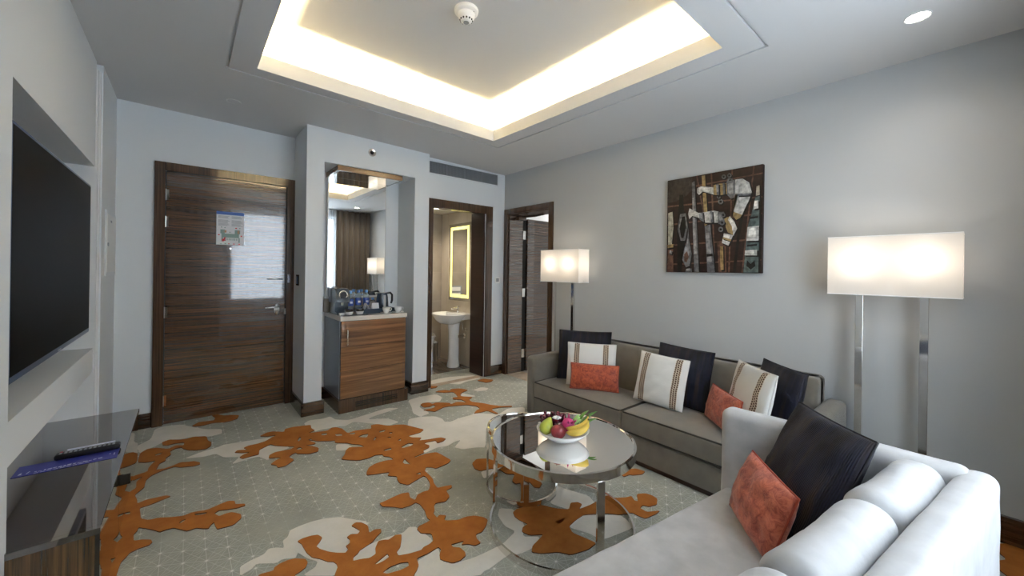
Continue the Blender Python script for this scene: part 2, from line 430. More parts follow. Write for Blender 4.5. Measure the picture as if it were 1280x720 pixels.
def cushion(bm, x0, x1, y0, y1, z0, z1, r=.04, bulge=0, k=5, m=9, wob=0, bulge_y=0, seed=0, shear=None):
    """soft block: rounded box, crowned on top (bulge) and on +-y faces (bulge_y), with light wrinkling"""
    h = [(x1-x0)/2, (y1-y0)/2, (z1-z0)/2]; c = Vector(((x0+x1)/2, (y0+y1)/2, (z0+z1)/2))
    r = min([r]+[q*.999 for q in h])
    def samples(H):
        a = [-H+r*(1-math.cos(PI/2*i/k)) for i in range(k+1)]
        inner = [-(H-r)+2*(H-r)*i/m for i in range(1, m)]
        return a+inner+[-q for q in a[::-1]]
    S = [samples(q) for q in h]; V = {}
    def vert(p):
        key = tuple(round(q, 5) for q in p)
        if key in V: return V[key]
        P = Vector(p); inn = Vector([max(-(h[i]-r), min(h[i]-r, P[i])) for i in range(3)])
        d = P-inn
        q = inn+d.normalized()*r if d.length > 1e-9 else P
        u, v, w = q.x/h[0], q.y/h[1], q.z/h[2]
        if bulge: q.z += bulge*(1-u*u)*(1-v*v)*(1 if w > 0 else .3)*abs(w)
        if bulge_y: q.y += bulge_y*(1-u*u)*(1-w*w)*v
        if wob:
            q += wob*Vector((noise.noise((q+Vector((seed, 0, 0)))*9), noise.noise((q+Vector((0, seed+5, 0)))*9), noise.noise((q+Vector((0, 0, seed+9)))*9)))
        q = q+c
        if shear: q.y -= shear[0]*(q.x-shear[1])
        V[key] = bm.verts.new(q); return V[key]
    for ax in range(3):
        a, b_ = [i for i in range(3) if i != ax]
        for sgn in (-1, 1):
            for i in range(len(S[a])-1):
                for j in range(len(S[b_])-1):
                    vs = []
                    for (ii, jj) in ((i, j), (i+1, j), (i+1, j+1), (i, j+1)):
                        p = [0, 0, 0]; p[ax] = sgn*h[ax]; p[a] = S[a][ii]; p[b_] = S[b_][jj]
                        vs.append(vert(p))
                    if len(set(vs)) == 4:
                        try: bm.faces.new(vs if sgn > 0 else vs[::-1])
                        except ValueError: pass

M['side_reflect'] = plain('reflected_blue_grey', (.22, .25, .285), .15, coat=.5)  # bluish wall reflection put into the cabinet side's base colour
ORANGE=[[(-0.229,3.535),(-0.228,3.698),(-0.194,3.753),(-0.142,3.736),(-0.082,3.665),(-0.04,3.705),(0.001,3.673),(0.007,3.732),(-0.051,3.751),(-0.084,3.737),(-0.114,3.763),(-0.12,3.831),(-0.08,3.858),(-0.024,3.809),(0.018,3.797),(0.061,3.81),(0.136,3.765),(0.14,3.667),(0.16,3.613),(0.153,3.541),(0.124,3.503),(0.071,3.521),(0.031,3.552),(0.001,3.6),(-0.009,3.639),(-0.042,3.646),(-0.071,3.609),(-0.063,3.545),(-0.09,3.5),(-0.089,3.456),(-0.118,3.427),(-0.127,3.363),(-0.132,3.338),(-0.091,3.325),(-0.055,3.337),(-0.013,3.365),(0.03,3.341),(0.055,3.332),(0.086,3.287),(0.085,3.256),(0.054,3.251),(-0.013,3.283),(-0.043,3.317),(-0.09,3.305),(-0.124,3.284),(-0.15,3.259),(-0.17,3.212),(-0.172,3.162),(-0.172,3.112),(-0.207,3.043),(-0.192,2.97),(-0.188,2.923),(-0.155,2.941),(-0.119,2.935),(-0.072,2.928),(-0.05,2.903),(-0.081,2.889),(-0.116,2.873),(-0.15,2.864),(-0.175,2.862),(-0.167,2.788),(-0.162,2.738),(-0.132,2.698),(-0.093,2.69),(-0.044,2.657),(0.005,2.633),(0.04,2.643),(0.102,2.621),(0.151,2.638),(0.195,2.65),(0.222,2.626),(0.222,2.589),(0.262,2.562),(0.262,2.542),(0.226,2.542),(0.179,2.56),(0.15,2.575),(0.128,2.559),(0.147,2.515),(0.176,2.521),(0.202,2.516),(0.236,2.466),(0.235,2.427),(0.198,2.387),(0.163,2.391),(0.133,2.397),(0.127,2.432),(0.124,2.471),(0.111,2.457),(0.1,2.429),(0.081,2.444),(0.053,2.473),(0.02,2.47),(0.006,2.487),(-0.032,2.542),(-0.06,2.546),(-0.083,2.543),(-0.102,2.574),(-0.136,2.619),(-0.165,2.651),(-0.168,2.62),(-0.179,2.595),(-0.174,2.536),(-0.144,2.524),(-0.112,2.497),(-0.106,2.47),(-0.118,2.453),(-0.152,2.454),(-0.18,2.441),(-0.189,2.415),(-0.203,2.387),(-0.206,2.345),(-0.208,2.298),(-0.209,2.252),(-0.236,2.274),(-0.238,2.326),(-0.238,2.379),(-0.223,2.442),(-0.234,2.437),(-0.239,2.484),(-0.235,2.563),(-0.216,2.602),(-0.227,2.633),(-0.234,2.685),(-0.232,2.731),(-0.235,2.797),(-0.235,2.876),(-0.233,2.958),(-0.234,3.034),(-0.234,3.096),(-0.208,3.133),(-0.213,3.22),(-0.187,3.279),(-0.231,3.252),(-0.236,3.318),(-0.171,3.341),(-0.169,3.397),(-0.154,3.456),(-0.138,3.495),(-0.186,3.501)],[(0.052,4.082),(0.096,4.144),(0.144,4.131),(0.196,4.117),(0.207,4.177),(0.186,4.272),(0.232,4.258),(0.269,4.199),(0.319,4.178),(0.372,4.13),(0.352,4.046),(0.308,4.019),(0.258,4.017),(0.189,4.056),(0.11,4.037),(0.064,4.057)],[(0.447,3.521),(0.501,3.565),(0.542,3.562),(0.607,3.497),(0.626,3.557),(0.679,3.562),(0.746,3.541),(0.805,3.521),(0.792,3.443),(0.806,3.386),(0.752,3.36),(0.791,3.341),(0.842,3.328),(0.879,3.314),(0.923,3.357),(0.953,3.349),(0.984,3.287),(0.99,3.168),(1.047,3.184),(1.108,3.166),(1.169,3.143),(1.189,3.213),(1.242,3.204),(1.299,3.111),(1.365,3.093),(1.413,3.055),(1.454,2.959),(1.494,2.866),(1.444,2.83),(1.37,2.829),(1.341,2.832),(1.35,2.788),(1.409,2.741),(1.37,2.704),(1.438,2.677),(1.493,2.662),(1.528,2.649),(1.546,2.607),(1.51,2.581),(1.456,2.578),(1.468,2.627),(1.399,2.641),(1.375,2.634),(1.392,2.581),(1.37,2.549),(1.321,2.538),(1.304,2.497),(1.225,2.486),(1.226,2.474),(1.297,2.482),(1.379,2.457),(1.39,2.39),(1.4,2.292),(1.366,2.266),(1.266,2.253),(1.249,2.286),(1.221,2.308),(1.193,2.271),(1.192,2.196),(1.186,2.146),(1.169,2.107),(1.16,2.046),(1.204,2.036),(1.242,2.022),(1.231,1.997),(1.187,1.992),(1.172,1.925),(1.129,1.899),(1.078,1.918),(1.06,1.904),(1.041,1.863),(1.023,1.844),(1.021,1.8),(1.043,1.815),(1.068,1.788),(1.043,1.763),(1.044,1.753),(1.096,1.717),(1.146,1.713),(1.185,1.692),(1.213,1.653),(1.219,1.623),(1.188,1.592),(1.141,1.564),(1.107,1.568),(1.092,1.541),(1.091,1.504),(1.058,1.506),(1.037,1.537),(1.012,1.551),(1.035,1.565),(0.994,1.577),(0.974,1.582),(0.972,1.563),(0.997,1.538),(0.999,1.5),(0.989,1.479),(0.954,1.47),(0.92,1.478),(0.897,1.511),(0.887,1.532),(0.9,1.56),(0.922,1.583),(0.919,1.606),(0.865,1.599),(0.818,1.602),(0.807,1.597),(0.797,1.559),(0.778,1.538),(0.756,1.522),(0.737,1.495),(0.48,1.691),(0.496,1.731),(0.519,1.768),(0.521,1.791),(0.514,1.813),(0.495,1.829),(0.473,1.868),(0.448,1.9),(0.436,1.945),(0.432,1.994),(0.431,2.023),(0.419,2.056),(0.442,2.063),(0.479,2.058),(0.506,2.046),(0.518,2.012),(0.501,1.986),(0.48,1.965),(0.489,1.934),(0.516,1.89),(0.545,1.858),(0.572,1.836),(0.59,1.853),(0.586,1.88),(0.609,1.89),(0.616,1.913),(0.609,1.94),(0.633,1.95),(0.658,1.93),(0.675,1.947),(0.667,1.974),(0.653,2.013),(0.679,2.026),(0.701,2.008),(0.708,1.993),(0.719,1.961),(0.704,1.903),(0.735,1.912),(0.76,1.898),(0.754,1.874),(0.726,1.857),(0.692,1.83),(0.654,1.819),(0.629,1.813),(0.614,1.797),(0.591,1.786),(0.583,1.764),(0.615,1.753),(0.646,1.736),(0.677,1.744),(0.688,1.781),(0.718,1.82),(0.743,1.81),(0.759,1.797),(0.798,1.81),(0.823,1.795),(0.807,1.759),(0.782,1.716),(0.755,1.696),(0.752,1.67),(0.794,1.651),(0.848,1.637),(0.866,1.648),(0.898,1.649),(0.923,1.66),(0.939,1.708),(0.9,1.742),(0.898,1.782),(0.915,1.798),(0.957,1.8),(0.984,1.804),(0.981,1.832),(1.0,1.896),(1.005,1.962),(0.994,1.993),(0.958,1.985),(0.911,1.992),(0.88,2.033),(0.836,2.075),(0.836,2.111),(0.864,2.111),(0.917,2.12),(0.971,2.125),(1.008,2.108),(0.99,2.055),(1.002,2.016),(1.037,2.057),(1.078,2.063),(1.107,2.056),(1.139,2.096),(1.155,2.135),(1.167,2.197),(1.159,2.222),(1.094,2.201),(1.039,2.184),(1.007,2.235),(1.013,2.283),(1.027,2.317),(0.983,2.361),(1.012,2.395),(0.937,2.425),(0.884,2.449),(0.897,2.486),(0.931,2.537),(0.98,2.56),(1.047,2.56),(1.099,2.541),(1.093,2.59),(1.064,2.624),(1.067,2.655),(1.024,2.678),(0.975,2.66),(0.905,2.672),(0.821,2.76),(0.859,2.808),(0.889,2.878),(0.924,2.911),(1.012,2.849),(1.0,2.902),(0.954,2.951),(0.932,2.993),(0.876,3.038),(0.864,3.06),(0.876,3.09),(0.831,3.112),(0.767,3.162),(0.742,3.2),(0.72,3.212),(0.752,3.135),(0.74,3.118),(0.679,3.136),(0.719,3.097),(0.749,3.036),(0.731,2.978),(0.675,2.975),(0.61,3.027),(0.604,3.055),(0.578,3.04),(0.555,3.013),(0.575,2.947),(0.549,2.921),(0.511,2.889),(0.471,2.896),(0.47,2.932),(0.441,2.974),(0.475,3.011),(0.514,3.034),(0.482,3.056),(0.445,3.077),(0.456,3.125),(0.496,3.151),(0.554,3.14),(0.592,3.135),(0.62,3.162),(0.566,3.209),(0.513,3.265),(0.49,3.314),(0.448,3.284),(0.415,3.261),(0.402,3.179),(0.356,3.181),(0.307,3.175),(0.293,3.213),(0.32,3.243),(0.36,3.257),(0.316,3.276),(0.274,3.314),(0.294,3.345),(0.348,3.314),(0.331,3.363),(0.363,3.383),(0.422,3.38),(0.47,3.394),(0.516,3.44),(0.552,3.467),(0.489,3.48)],[(0.251,1.933),(0.301,1.919),(0.308,1.938),(0.331,1.948),(0.361,1.949),(0.389,1.939),(0.423,1.908),(0.426,1.88),(0.412,1.854),(0.388,1.842),(0.366,1.836),(0.356,1.807),(0.239,1.901)],[(1.735,3.412),(1.777,3.444),(1.832,3.424),(1.838,3.362),(1.888,3.381),(1.987,3.292),(1.974,3.249),(2.058,3.273),(2.124,3.2),(2.131,3.299),(2.067,3.357),(2.092,3.409),(2.146,3.392),(2.179,3.491),(2.19,3.559),(2.108,3.595),(2.037,3.676),(2.092,3.697),(2.157,3.68),(2.191,3.622),(2.225,3.666),(2.311,3.629),(2.341,3.578),(2.349,3.518),(2.251,3.487),(2.193,3.43),(2.186,3.385),(2.265,3.301),(2.189,3.255),(2.172,3.186),(2.243,3.078),(2.272,2.999),(2.326,2.915),(2.416,2.858),(2.395,2.832),(2.306,2.888),(2.222,2.912),(2.193,2.874),(2.19,2.778),(2.164,2.78),(2.153,2.896),(2.085,2.898),(2.015,2.913),(2.076,2.963),(2.131,2.982),(2.141,3.057),(2.086,3.142),(1.999,3.179),(1.925,3.211),(1.876,3.219),(1.808,3.19),(1.759,3.169),(1.731,3.21),(1.688,3.27),(1.796,3.26),(1.834,3.293),(1.832,3.337),(1.785,3.31),(1.731,3.33)],[(2.1,3.902),(2.17,3.849),(2.12,3.801),(2.062,3.817)],[(2.641,3.765),(2.738,3.789),(2.817,3.677),(2.743,3.625),(2.677,3.632),(2.649,3.715)],[(1.487,2.165),(1.545,2.197),(1.607,2.158),(1.626,2.101),(1.624,2.041),(1.665,1.978),(1.701,1.912),(1.695,1.853),(1.712,1.812),(1.68,1.762),(1.688,1.698),(1.637,1.669),(1.616,1.693),(1.635,1.753),(1.623,1.789),(1.602,1.741),(1.492,1.62),(1.551,1.573),(1.52,1.534),(1.406,1.604),(1.424,1.641),(1.464,1.641),(1.585,1.78),(1.553,1.792),(1.556,1.829),(1.623,1.882),(1.583,1.914),(1.581,1.986),(1.543,2.031),(1.472,2.052),(1.461,2.095)],[(1.361,1.589),(1.4,1.598),(1.498,1.561),(1.529,1.536),(1.568,1.465),(1.615,1.417),(1.669,1.452),(1.706,1.432),(1.71,1.403),(1.657,1.383),(1.753,1.369),(1.874,1.373),(1.9,1.327),(1.963,1.286),(1.996,1.276),(1.97,1.238),(1.98,1.223),(2.038,1.268),(2.085,1.24),(2.097,1.205),(2.09,1.167),(2.034,1.139),(1.985,1.155),(1.967,1.185),(1.933,1.181),(1.929,1.138),(1.997,1.099),(1.953,1.097),(1.872,1.112),(1.864,1.146),(1.862,1.185),(1.796,1.215),(1.741,1.274),(1.7,1.3),(1.645,1.336),(1.578,1.334),(1.509,1.322),(1.487,1.279),(1.505,1.216),(1.52,1.157),(1.457,1.154),(1.366,1.183),(1.334,1.231),(1.27,1.271),(1.237,1.308),(1.268,1.335),(1.336,1.351),(1.364,1.361),(1.309,1.398),(1.295,1.442),(1.321,1.464),(1.359,1.466),(1.344,1.518),(1.344,1.555)],[(2.154,1.452),(2.195,1.45),(2.243,1.467),(2.299,1.438),(2.313,1.379),(2.269,1.371),(2.21,1.401),(2.194,1.42),(2.146,1.427)]]
HOLES=[[(-0.152,3.604),(-0.125,3.617),(-0.106,3.62),(-0.121,3.591),(-0.142,3.585)],[(0.048,2.617),(0.101,2.594),(0.095,2.582),(0.055,2.597)],[(-0.012,2.574),(0.0,2.589),(0.017,2.592),(0.005,2.573),(-0.007,2.564)],[(-0.233,2.854),(-0.209,2.849),(-0.21,2.822),(-0.227,2.833)],[(0.656,3.262),(0.684,3.322),(0.686,3.28),(0.661,3.237)],[(0.718,3.224),(0.745,3.233),(0.74,3.202)],[(0.826,3.282),(0.867,3.27),(0.853,3.232),(0.822,3.248)],[(0.619,3.114),(0.645,3.129),(0.658,3.095),(0.629,3.086)],[(0.906,3.211),(0.949,3.186),(0.946,3.146),(0.906,3.163)],[(1.001,3.16),(1.043,3.142),(1.024,3.113),(0.998,3.133)],[(1.031,3.051),(1.074,3.068),(1.114,3.058),(1.082,2.997),(1.053,3.02)],[(1.103,2.926),(1.132,2.964),(1.133,2.943),(1.107,2.91)],[(1.195,3.053),(1.249,3.051),(1.227,3.022),(1.193,3.025)],[(1.246,2.983),(1.275,2.967),(1.252,2.95)],[(1.204,2.916),(1.231,2.887),(1.214,2.88)],[(1.244,2.803),(1.275,2.819),(1.258,2.781)],[(1.215,2.683),(1.285,2.712),(1.314,2.681),(1.289,2.658),(1.223,2.659)],[(1.096,2.715),(1.155,2.717),(1.147,2.687),(1.102,2.698)],[(1.13,2.463),(1.161,2.503),(1.159,2.461),(1.16,2.407),(1.131,2.437)],[(1.13,2.273),(1.164,2.274),(1.154,2.245)],[(0.658,1.617),(0.693,1.629),(0.74,1.623),(0.77,1.606),(0.762,1.582),(0.723,1.583),(0.67,1.599)],[(0.65,1.686),(0.682,1.698),(0.718,1.712),(0.717,1.688),(0.692,1.68),(0.658,1.679)],[(1.485,1.386),(1.528,1.389),(1.548,1.382),(1.51,1.366),(1.473,1.369)]]
CREAM=[[(-0.186,3.962),(-0.175,4.182),(-0.119,4.215),(-0.013,4.18),(0.056,4.057),(0.138,3.938),(0.236,3.868),(0.23,3.763),(0.154,3.751),(0.061,3.824),(-0.01,3.825),(-0.08,3.866),(-0.12,3.831),(-0.158,3.785),(-0.188,3.76),(-0.228,3.698),(-0.258,3.864)],[(0.005,3.425),(0.09,3.471),(0.193,3.497),(0.228,3.519),(0.3,3.502),(0.411,3.481),(0.525,3.446),(0.539,3.381),(0.459,3.313),(0.6,3.178),(0.494,3.14),(0.438,3.051),(0.396,3.161),(0.311,3.15),(0.244,3.14),(0.298,3.227),(0.214,3.282),(0.174,3.382),(0.107,3.378)],[(0.765,3.591),(0.824,3.646),(0.912,3.612),(0.985,3.627),(0.998,3.528),(1.092,3.438),(1.043,3.375),(0.968,3.352),(0.854,3.379),(0.797,3.363)],[(0.991,3.482),(1.101,3.448),(1.226,3.477),(1.46,3.53),(1.549,3.461),(1.275,3.403),(1.216,3.359),(1.359,3.284),(1.408,3.142),(1.304,3.124),(1.113,3.388),(1.016,3.331),(0.961,3.374)],[(1.49,3.155),(1.599,3.142),(1.708,3.076),(1.73,2.986),(1.712,2.913),(1.754,2.882),(1.856,2.907),(1.955,2.903),(2.041,2.912),(2.111,2.839),(2.181,2.766),(2.35,2.833),(2.496,2.763),(2.35,2.599),(2.257,2.651),(2.11,2.71),(1.931,2.611),(1.702,2.306),(1.65,2.347),(1.556,2.383),(1.523,2.447),(1.625,2.524),(1.584,2.529),(1.491,2.497),(1.425,2.524),(1.304,2.498),(1.339,2.831)],[(1.704,3.612),(1.85,3.642),(2.017,3.614),(2.018,3.489),(1.934,3.39),(1.785,3.46),(1.703,3.373),(1.709,3.169),(1.599,3.142),(1.588,3.262),(1.648,3.415)],[(2.168,4.09),(2.442,4.112),(2.748,3.986),(2.741,3.82),(2.53,3.817),(2.396,3.765),(2.289,3.906),(2.111,3.922)],[(2.251,3.487),(2.317,3.31),(2.235,3.324),(2.187,3.409)],[(2.403,3.504),(2.533,3.527),(2.579,3.453),(2.506,3.398),(2.42,3.437)],[(0.863,3.022),(0.929,2.983),(0.948,2.879),(0.875,2.889),(0.834,2.92)],[(0.194,2.038),(0.236,2.054),(0.283,2.059),(0.308,2.088),(0.337,2.074),(0.363,2.05),(0.368,2.107),(0.391,2.123),(0.409,2.17),(0.455,2.177),(0.511,2.176),(0.566,2.162),(0.632,2.126),(0.671,2.071),(0.733,1.999),(0.642,1.745),(0.57,1.751),(0.503,1.726),(0.391,1.816),(0.447,1.834),(0.462,1.863),(0.429,1.916),(0.406,1.978),(0.391,1.946),(0.344,1.976),(0.32,1.965),(0.252,2.015),(0.23,1.993),(0.189,1.979)],[(0.633,1.825),(0.75,1.826),(0.834,1.804),(0.877,1.828),(0.906,1.805),(0.925,1.664),(0.88,1.627),(0.751,1.661),(0.687,1.629),(0.651,1.606),(0.639,1.686),(0.607,1.748)],[(0.805,1.589),(0.863,1.595),(0.919,1.606),(0.89,1.521),(0.919,1.474),(0.979,1.459),(1.047,1.432),(1.127,1.418),(1.124,1.37),(1.034,1.368),(0.973,1.346),(0.744,1.498)],[(1.733,1.637),(1.766,1.538),(1.806,1.436),(1.772,1.353),(1.724,1.371),(1.623,1.411),(1.578,1.529),(1.66,1.552)],[(0.965,1.457),(1.052,1.443),(1.172,1.436),(1.275,1.466),(1.259,1.531),(1.284,1.622),(1.329,1.665),(1.385,1.61),(1.346,1.479),(1.277,1.415),(1.345,1.36),(1.253,1.325),(1.179,1.341),(1.134,1.363),(1.015,1.351),(0.921,1.389)],[(1.509,1.322),(1.578,1.334),(1.645,1.336),(1.796,1.215),(1.79,1.17),(1.761,1.112),(1.566,1.155),(1.548,1.231)],[(1.473,2.043),(1.543,2.031),(1.581,1.986),(1.49,1.96),(1.442,1.971)]]
ART=[('wood',[(0.0,0.006),(0.291,-0.001),(0.301,0.135),(0.226,0.195),(0.115,0.236),(0.0,0.25)]),('copper',[(0.337,-0.037),(0.354,-0.035),(0.556,1.007),(0.54,1.007)]),('copper',[(0.496,0.005),(0.512,0.007),(0.561,1.007),(0.546,1.007)]),('copper',[(0.707,-0.003),(0.722,-0.001),(0.704,1.006),(0.689,1.006)]),('copper',[(0.912,0.002),(0.926,0.004),(0.83,1.005),(0.816,1.005)]),('copper',[(0.0,0.277),(0.997,0.293),(0.997,0.307),(0.0,0.294)]),('copper',[(0.0,0.479),(0.997,0.445),(0.997,0.459),(0.0,0.496)]),('copper',[(0.0,0.702),(0.997,0.679),(0.997,0.693),(0.0,0.719)]),('copper',[(0.0,0.91),(0.997,0.872),(0.997,0.886),(0.0,0.927)]),('copper',[(0.333,0.1),(0.997,0.077),(0.997,0.091),(0.333,0.116)]),('steel',[(0.291,0.064),(0.322,0.055),(0.385,0.998),(0.333,0.998),(0.308,0.533)]),('brass',[(0.399,0.012),(0.436,0.012),(0.477,0.506),(0.44,0.532)]),('steel',[(0.44,0.527),(0.5,0.518),(0.556,0.997),(0.477,0.997),(0.456,0.698)]),('ink',[(0.464,0.814),(0.528,0.808),(0.532,0.835),(0.468,0.841)]),('ink',[(0.149,0.175),(0.193,0.177),(0.204,0.344),(0.269,0.49),(0.226,0.687),(0.182,0.766),(0.182,0.999),(0.137,0.999),(0.126,0.56),(0.137,0.378)]),('steel',[(0.16,0.38),(0.226,0.376),(0.252,0.529),(0.222,0.667),(0.171,0.665),(0.133,0.54)]),('ink',[(0.182,0.412),(0.217,0.409),(0.23,0.527),(0.204,0.636),(0.178,0.635),(0.155,0.532)]),('ivory',[(0.014,0.356),(0.069,0.346),(0.081,0.516),(0.065,0.701),(0.019,0.74)]),('brass',[(0.014,0.703),(0.083,0.697),(0.083,0.732),(0.014,0.736)]),('copper',[(0.019,0.761),(0.081,0.753),(0.088,1.0),(0.014,1.0)]),('steel',[(0.042,0.762),(0.074,0.773),(0.065,0.808),(0.033,0.803)]),('steel',[(0.258,0.529),(0.269,0.669),(0.301,0.81),(0.28,0.929),(0.237,0.949),(0.193,0.868),(0.215,0.747),(0.248,0.668)]),('copper',[(0.215,0.808),(0.248,0.778),(0.269,0.839),(0.243,0.899),(0.215,0.878)]),('steel',[(0.237,0.969),(0.301,0.959),(0.308,0.998),(0.23,0.999)]),('copper',[(0.575,0.703),(0.661,0.698),(0.674,0.996),(0.594,0.997)]),('brass',[(0.604,0.742),(0.636,0.74),(0.644,0.969),(0.613,0.972)]),('ink',[(0.784,0.53),(0.816,0.46),(0.83,0.471),(0.798,0.641),(0.762,0.996),(0.735,0.996)]),('silver',[(0.269,0.33),(0.312,0.355),(0.375,0.39),(0.536,0.381),(0.585,0.397),(0.585,0.505),(0.436,0.493),(0.375,0.439),(0.301,0.413),(0.269,0.446),(0.254,0.389)]),('steel',[(0.375,0.4),(0.42,0.381),(0.432,0.487),(0.385,0.46)]),('steel',[(0.496,0.385),(0.52,0.385),(0.532,0.499),(0.506,0.497)]),('steel',[(0.575,0.4),(0.642,0.403),(0.651,0.52),(0.585,0.518)]),('brass',[(0.642,0.463),(0.689,0.458),(0.735,0.499),(0.762,0.565),(0.735,0.637),(0.68,0.606),(0.661,0.558)]),('silver',[(0.698,0.449),(0.744,0.509),(0.771,0.575),(0.735,0.646),(0.726,0.563),(0.68,0.485)]),('silver',[(0.642,0.613),(0.735,0.637),(0.689,0.736),(0.623,0.706)]),('brass',[(0.636,0.65),(0.717,0.677),(0.711,0.695),(0.629,0.668)]),('steel',[(0.655,0.436),(0.651,0.449),(0.64,0.456),(0.625,0.455),(0.614,0.446),(0.61,0.432),(0.614,0.419),(0.625,0.412),(0.64,0.413),(0.651,0.423)]),('ink',[(0.643,0.435),(0.641,0.441),(0.636,0.444),(0.629,0.443),(0.624,0.439),(0.622,0.433),(0.624,0.427),(0.629,0.424),(0.636,0.425),(0.641,0.429)]),('steel',[(0.65,0.51),(0.644,0.525),(0.631,0.534),(0.615,0.533),(0.601,0.522),(0.596,0.506),(0.601,0.491),(0.615,0.483),(0.631,0.484),(0.644,0.495)]),('ink',[(0.635,0.509),(0.633,0.516),(0.627,0.52),(0.619,0.519),(0.613,0.515),(0.611,0.507),(0.613,0.501),(0.619,0.497),(0.627,0.497),(0.633,0.502)]),('steel',[(0.636,0.575),(0.631,0.59),(0.618,0.599),(0.601,0.598),(0.588,0.587),(0.583,0.571),(0.588,0.556),(0.601,0.547),(0.618,0.549),(0.631,0.559)]),('ink',[(0.622,0.574),(0.619,0.581),(0.613,0.585),(0.606,0.584),(0.6,0.579),(0.598,0.572),(0.6,0.566),(0.606,0.562),(0.613,0.562),(0.619,0.567)]),('steel',[(0.631,0.303),(0.626,0.317),(0.612,0.326),(0.596,0.324),(0.582,0.313),(0.577,0.296),(0.582,0.281),(0.596,0.273),(0.612,0.275),(0.626,0.287)]),('ink',[(0.616,0.301),(0.614,0.308),(0.608,0.311),(0.6,0.31),(0.594,0.305),(0.592,0.298),(0.594,0.291),(0.6,0.288),(0.608,0.289),(0.614,0.294)]),('steel',[(0.604,0.252),(0.6,0.263),(0.591,0.269),(0.579,0.267),(0.569,0.259),(0.565,0.248),(0.569,0.237),(0.579,0.231),(0.591,0.233),(0.6,0.241)]),('ink',[(0.593,0.251),(0.592,0.256),(0.587,0.258),(0.582,0.258),(0.578,0.254),(0.576,0.249),(0.578,0.244),(0.582,0.242),(0.587,0.242),(0.592,0.246)]),('steel',[(0.744,0.206),(0.738,0.224),(0.721,0.234),(0.701,0.231),(0.684,0.217),(0.678,0.196),(0.684,0.178),(0.701,0.168),(0.721,0.171),(0.738,0.185)]),('ink',[(0.726,0.203),(0.723,0.211),(0.716,0.216),(0.706,0.215),(0.699,0.208),(0.696,0.199),(0.699,0.191),(0.706,0.186),(0.716,0.187),(0.723,0.194)]),('steel',[(0.728,0.111),(0.722,0.128),(0.707,0.136),(0.689,0.133),(0.674,0.12),(0.668,0.102),(0.674,0.085),(0.689,0.077),(0.707,0.08),(0.722,0.093)]),('ink',[(0.711,0.109),(0.709,0.116),(0.702,0.12),(0.694,0.119),(0.687,0.113),(0.685,0.105),(0.687,0.097),(0.694,0.093),(0.702,0.095),(0.709,0.1)]),('steel',[(0.655,0.063),(0.651,0.075),(0.64,0.082),(0.625,0.079),(0.614,0.069),(0.61,0.055),(0.614,0.043),(0.625,0.036),(0.64,0.039),(0.651,0.049)]),('ink',[(0.643,0.061),(0.641,0.066),(0.636,0.069),(0.629,0.068),(0.624,0.064),(0.622,0.057),(0.624,0.052),(0.629,0.049),(0.636,0.05),(0.641,0.054)]),('steel',[(0.711,0.059),(0.707,0.071),(0.696,0.077),(0.682,0.075),(0.671,0.065),(0.666,0.051),(0.671,0.039),(0.682,0.033),(0.696,0.035),(0.707,0.045)]),('ink',[(0.699,0.057),(0.697,0.062),(0.692,0.065),(0.686,0.064),(0.681,0.06),(0.679,0.053),(0.681,0.048),(0.686,0.045),(0.692,0.046),(0.697,0.05)]),('silver',[(0.354,0.133),(0.395,0.119),(0.536,0.149),(0.546,0.226),(0.416,0.174),(0.375,0.204),(0.354,0.182)]),('brass',[(0.526,0.128),(0.575,0.12),(0.67,0.127),(0.68,0.234),(0.585,0.235),(0.532,0.221)]),('steel',[(0.556,0.123),(0.585,0.121),(0.59,0.232),(0.565,0.229)]),('steel',[(0.623,0.12),(0.642,0.12),(0.648,0.235),(0.629,0.233)]),('steel',[(0.661,0.11),(0.744,0.104),(0.753,0.271),(0.707,0.284),(0.67,0.242)]),('silver',[(0.748,0.105),(0.816,0.106),(0.878,0.152),(0.904,0.245),(0.878,0.322),(0.843,0.391),(0.816,0.451),(0.735,0.416),(0.762,0.327),(0.78,0.256),(0.748,0.234)]),('steel',[(0.777,0.248),(0.9,0.257),(0.897,0.275),(0.773,0.266)]),('brass',[(0.735,0.412),(0.816,0.448),(0.798,0.477),(0.762,0.492),(0.729,0.452)]),('ivory',[(0.946,0.198),(0.972,0.192),(0.975,0.281),(0.941,0.286)]),('teal',[(0.938,0.294),(0.975,0.29),(0.975,0.545),(0.972,0.995),(0.837,0.996),(0.855,0.788),(0.869,0.573),(0.904,0.45)]),('silver',[(0.869,0.569),(0.972,0.563),(0.972,0.7),(0.86,0.698)]),('silver',[(0.851,0.788),(0.958,0.783),(0.958,0.836),(0.846,0.833)]),('silver',[(0.929,0.328),(0.963,0.329),(0.965,0.403),(0.921,0.408)]),('ink',[(0.895,0.477),(0.963,0.474),(0.963,0.491),(0.89,0.496)]),('ink',[(0.869,0.735),(0.958,0.73),(0.958,0.747),(0.865,0.753)]),('ink',[(0.869,0.879),(0.904,0.915),(0.938,0.88),(0.946,0.933),(0.904,0.968),(0.865,0.932)])]
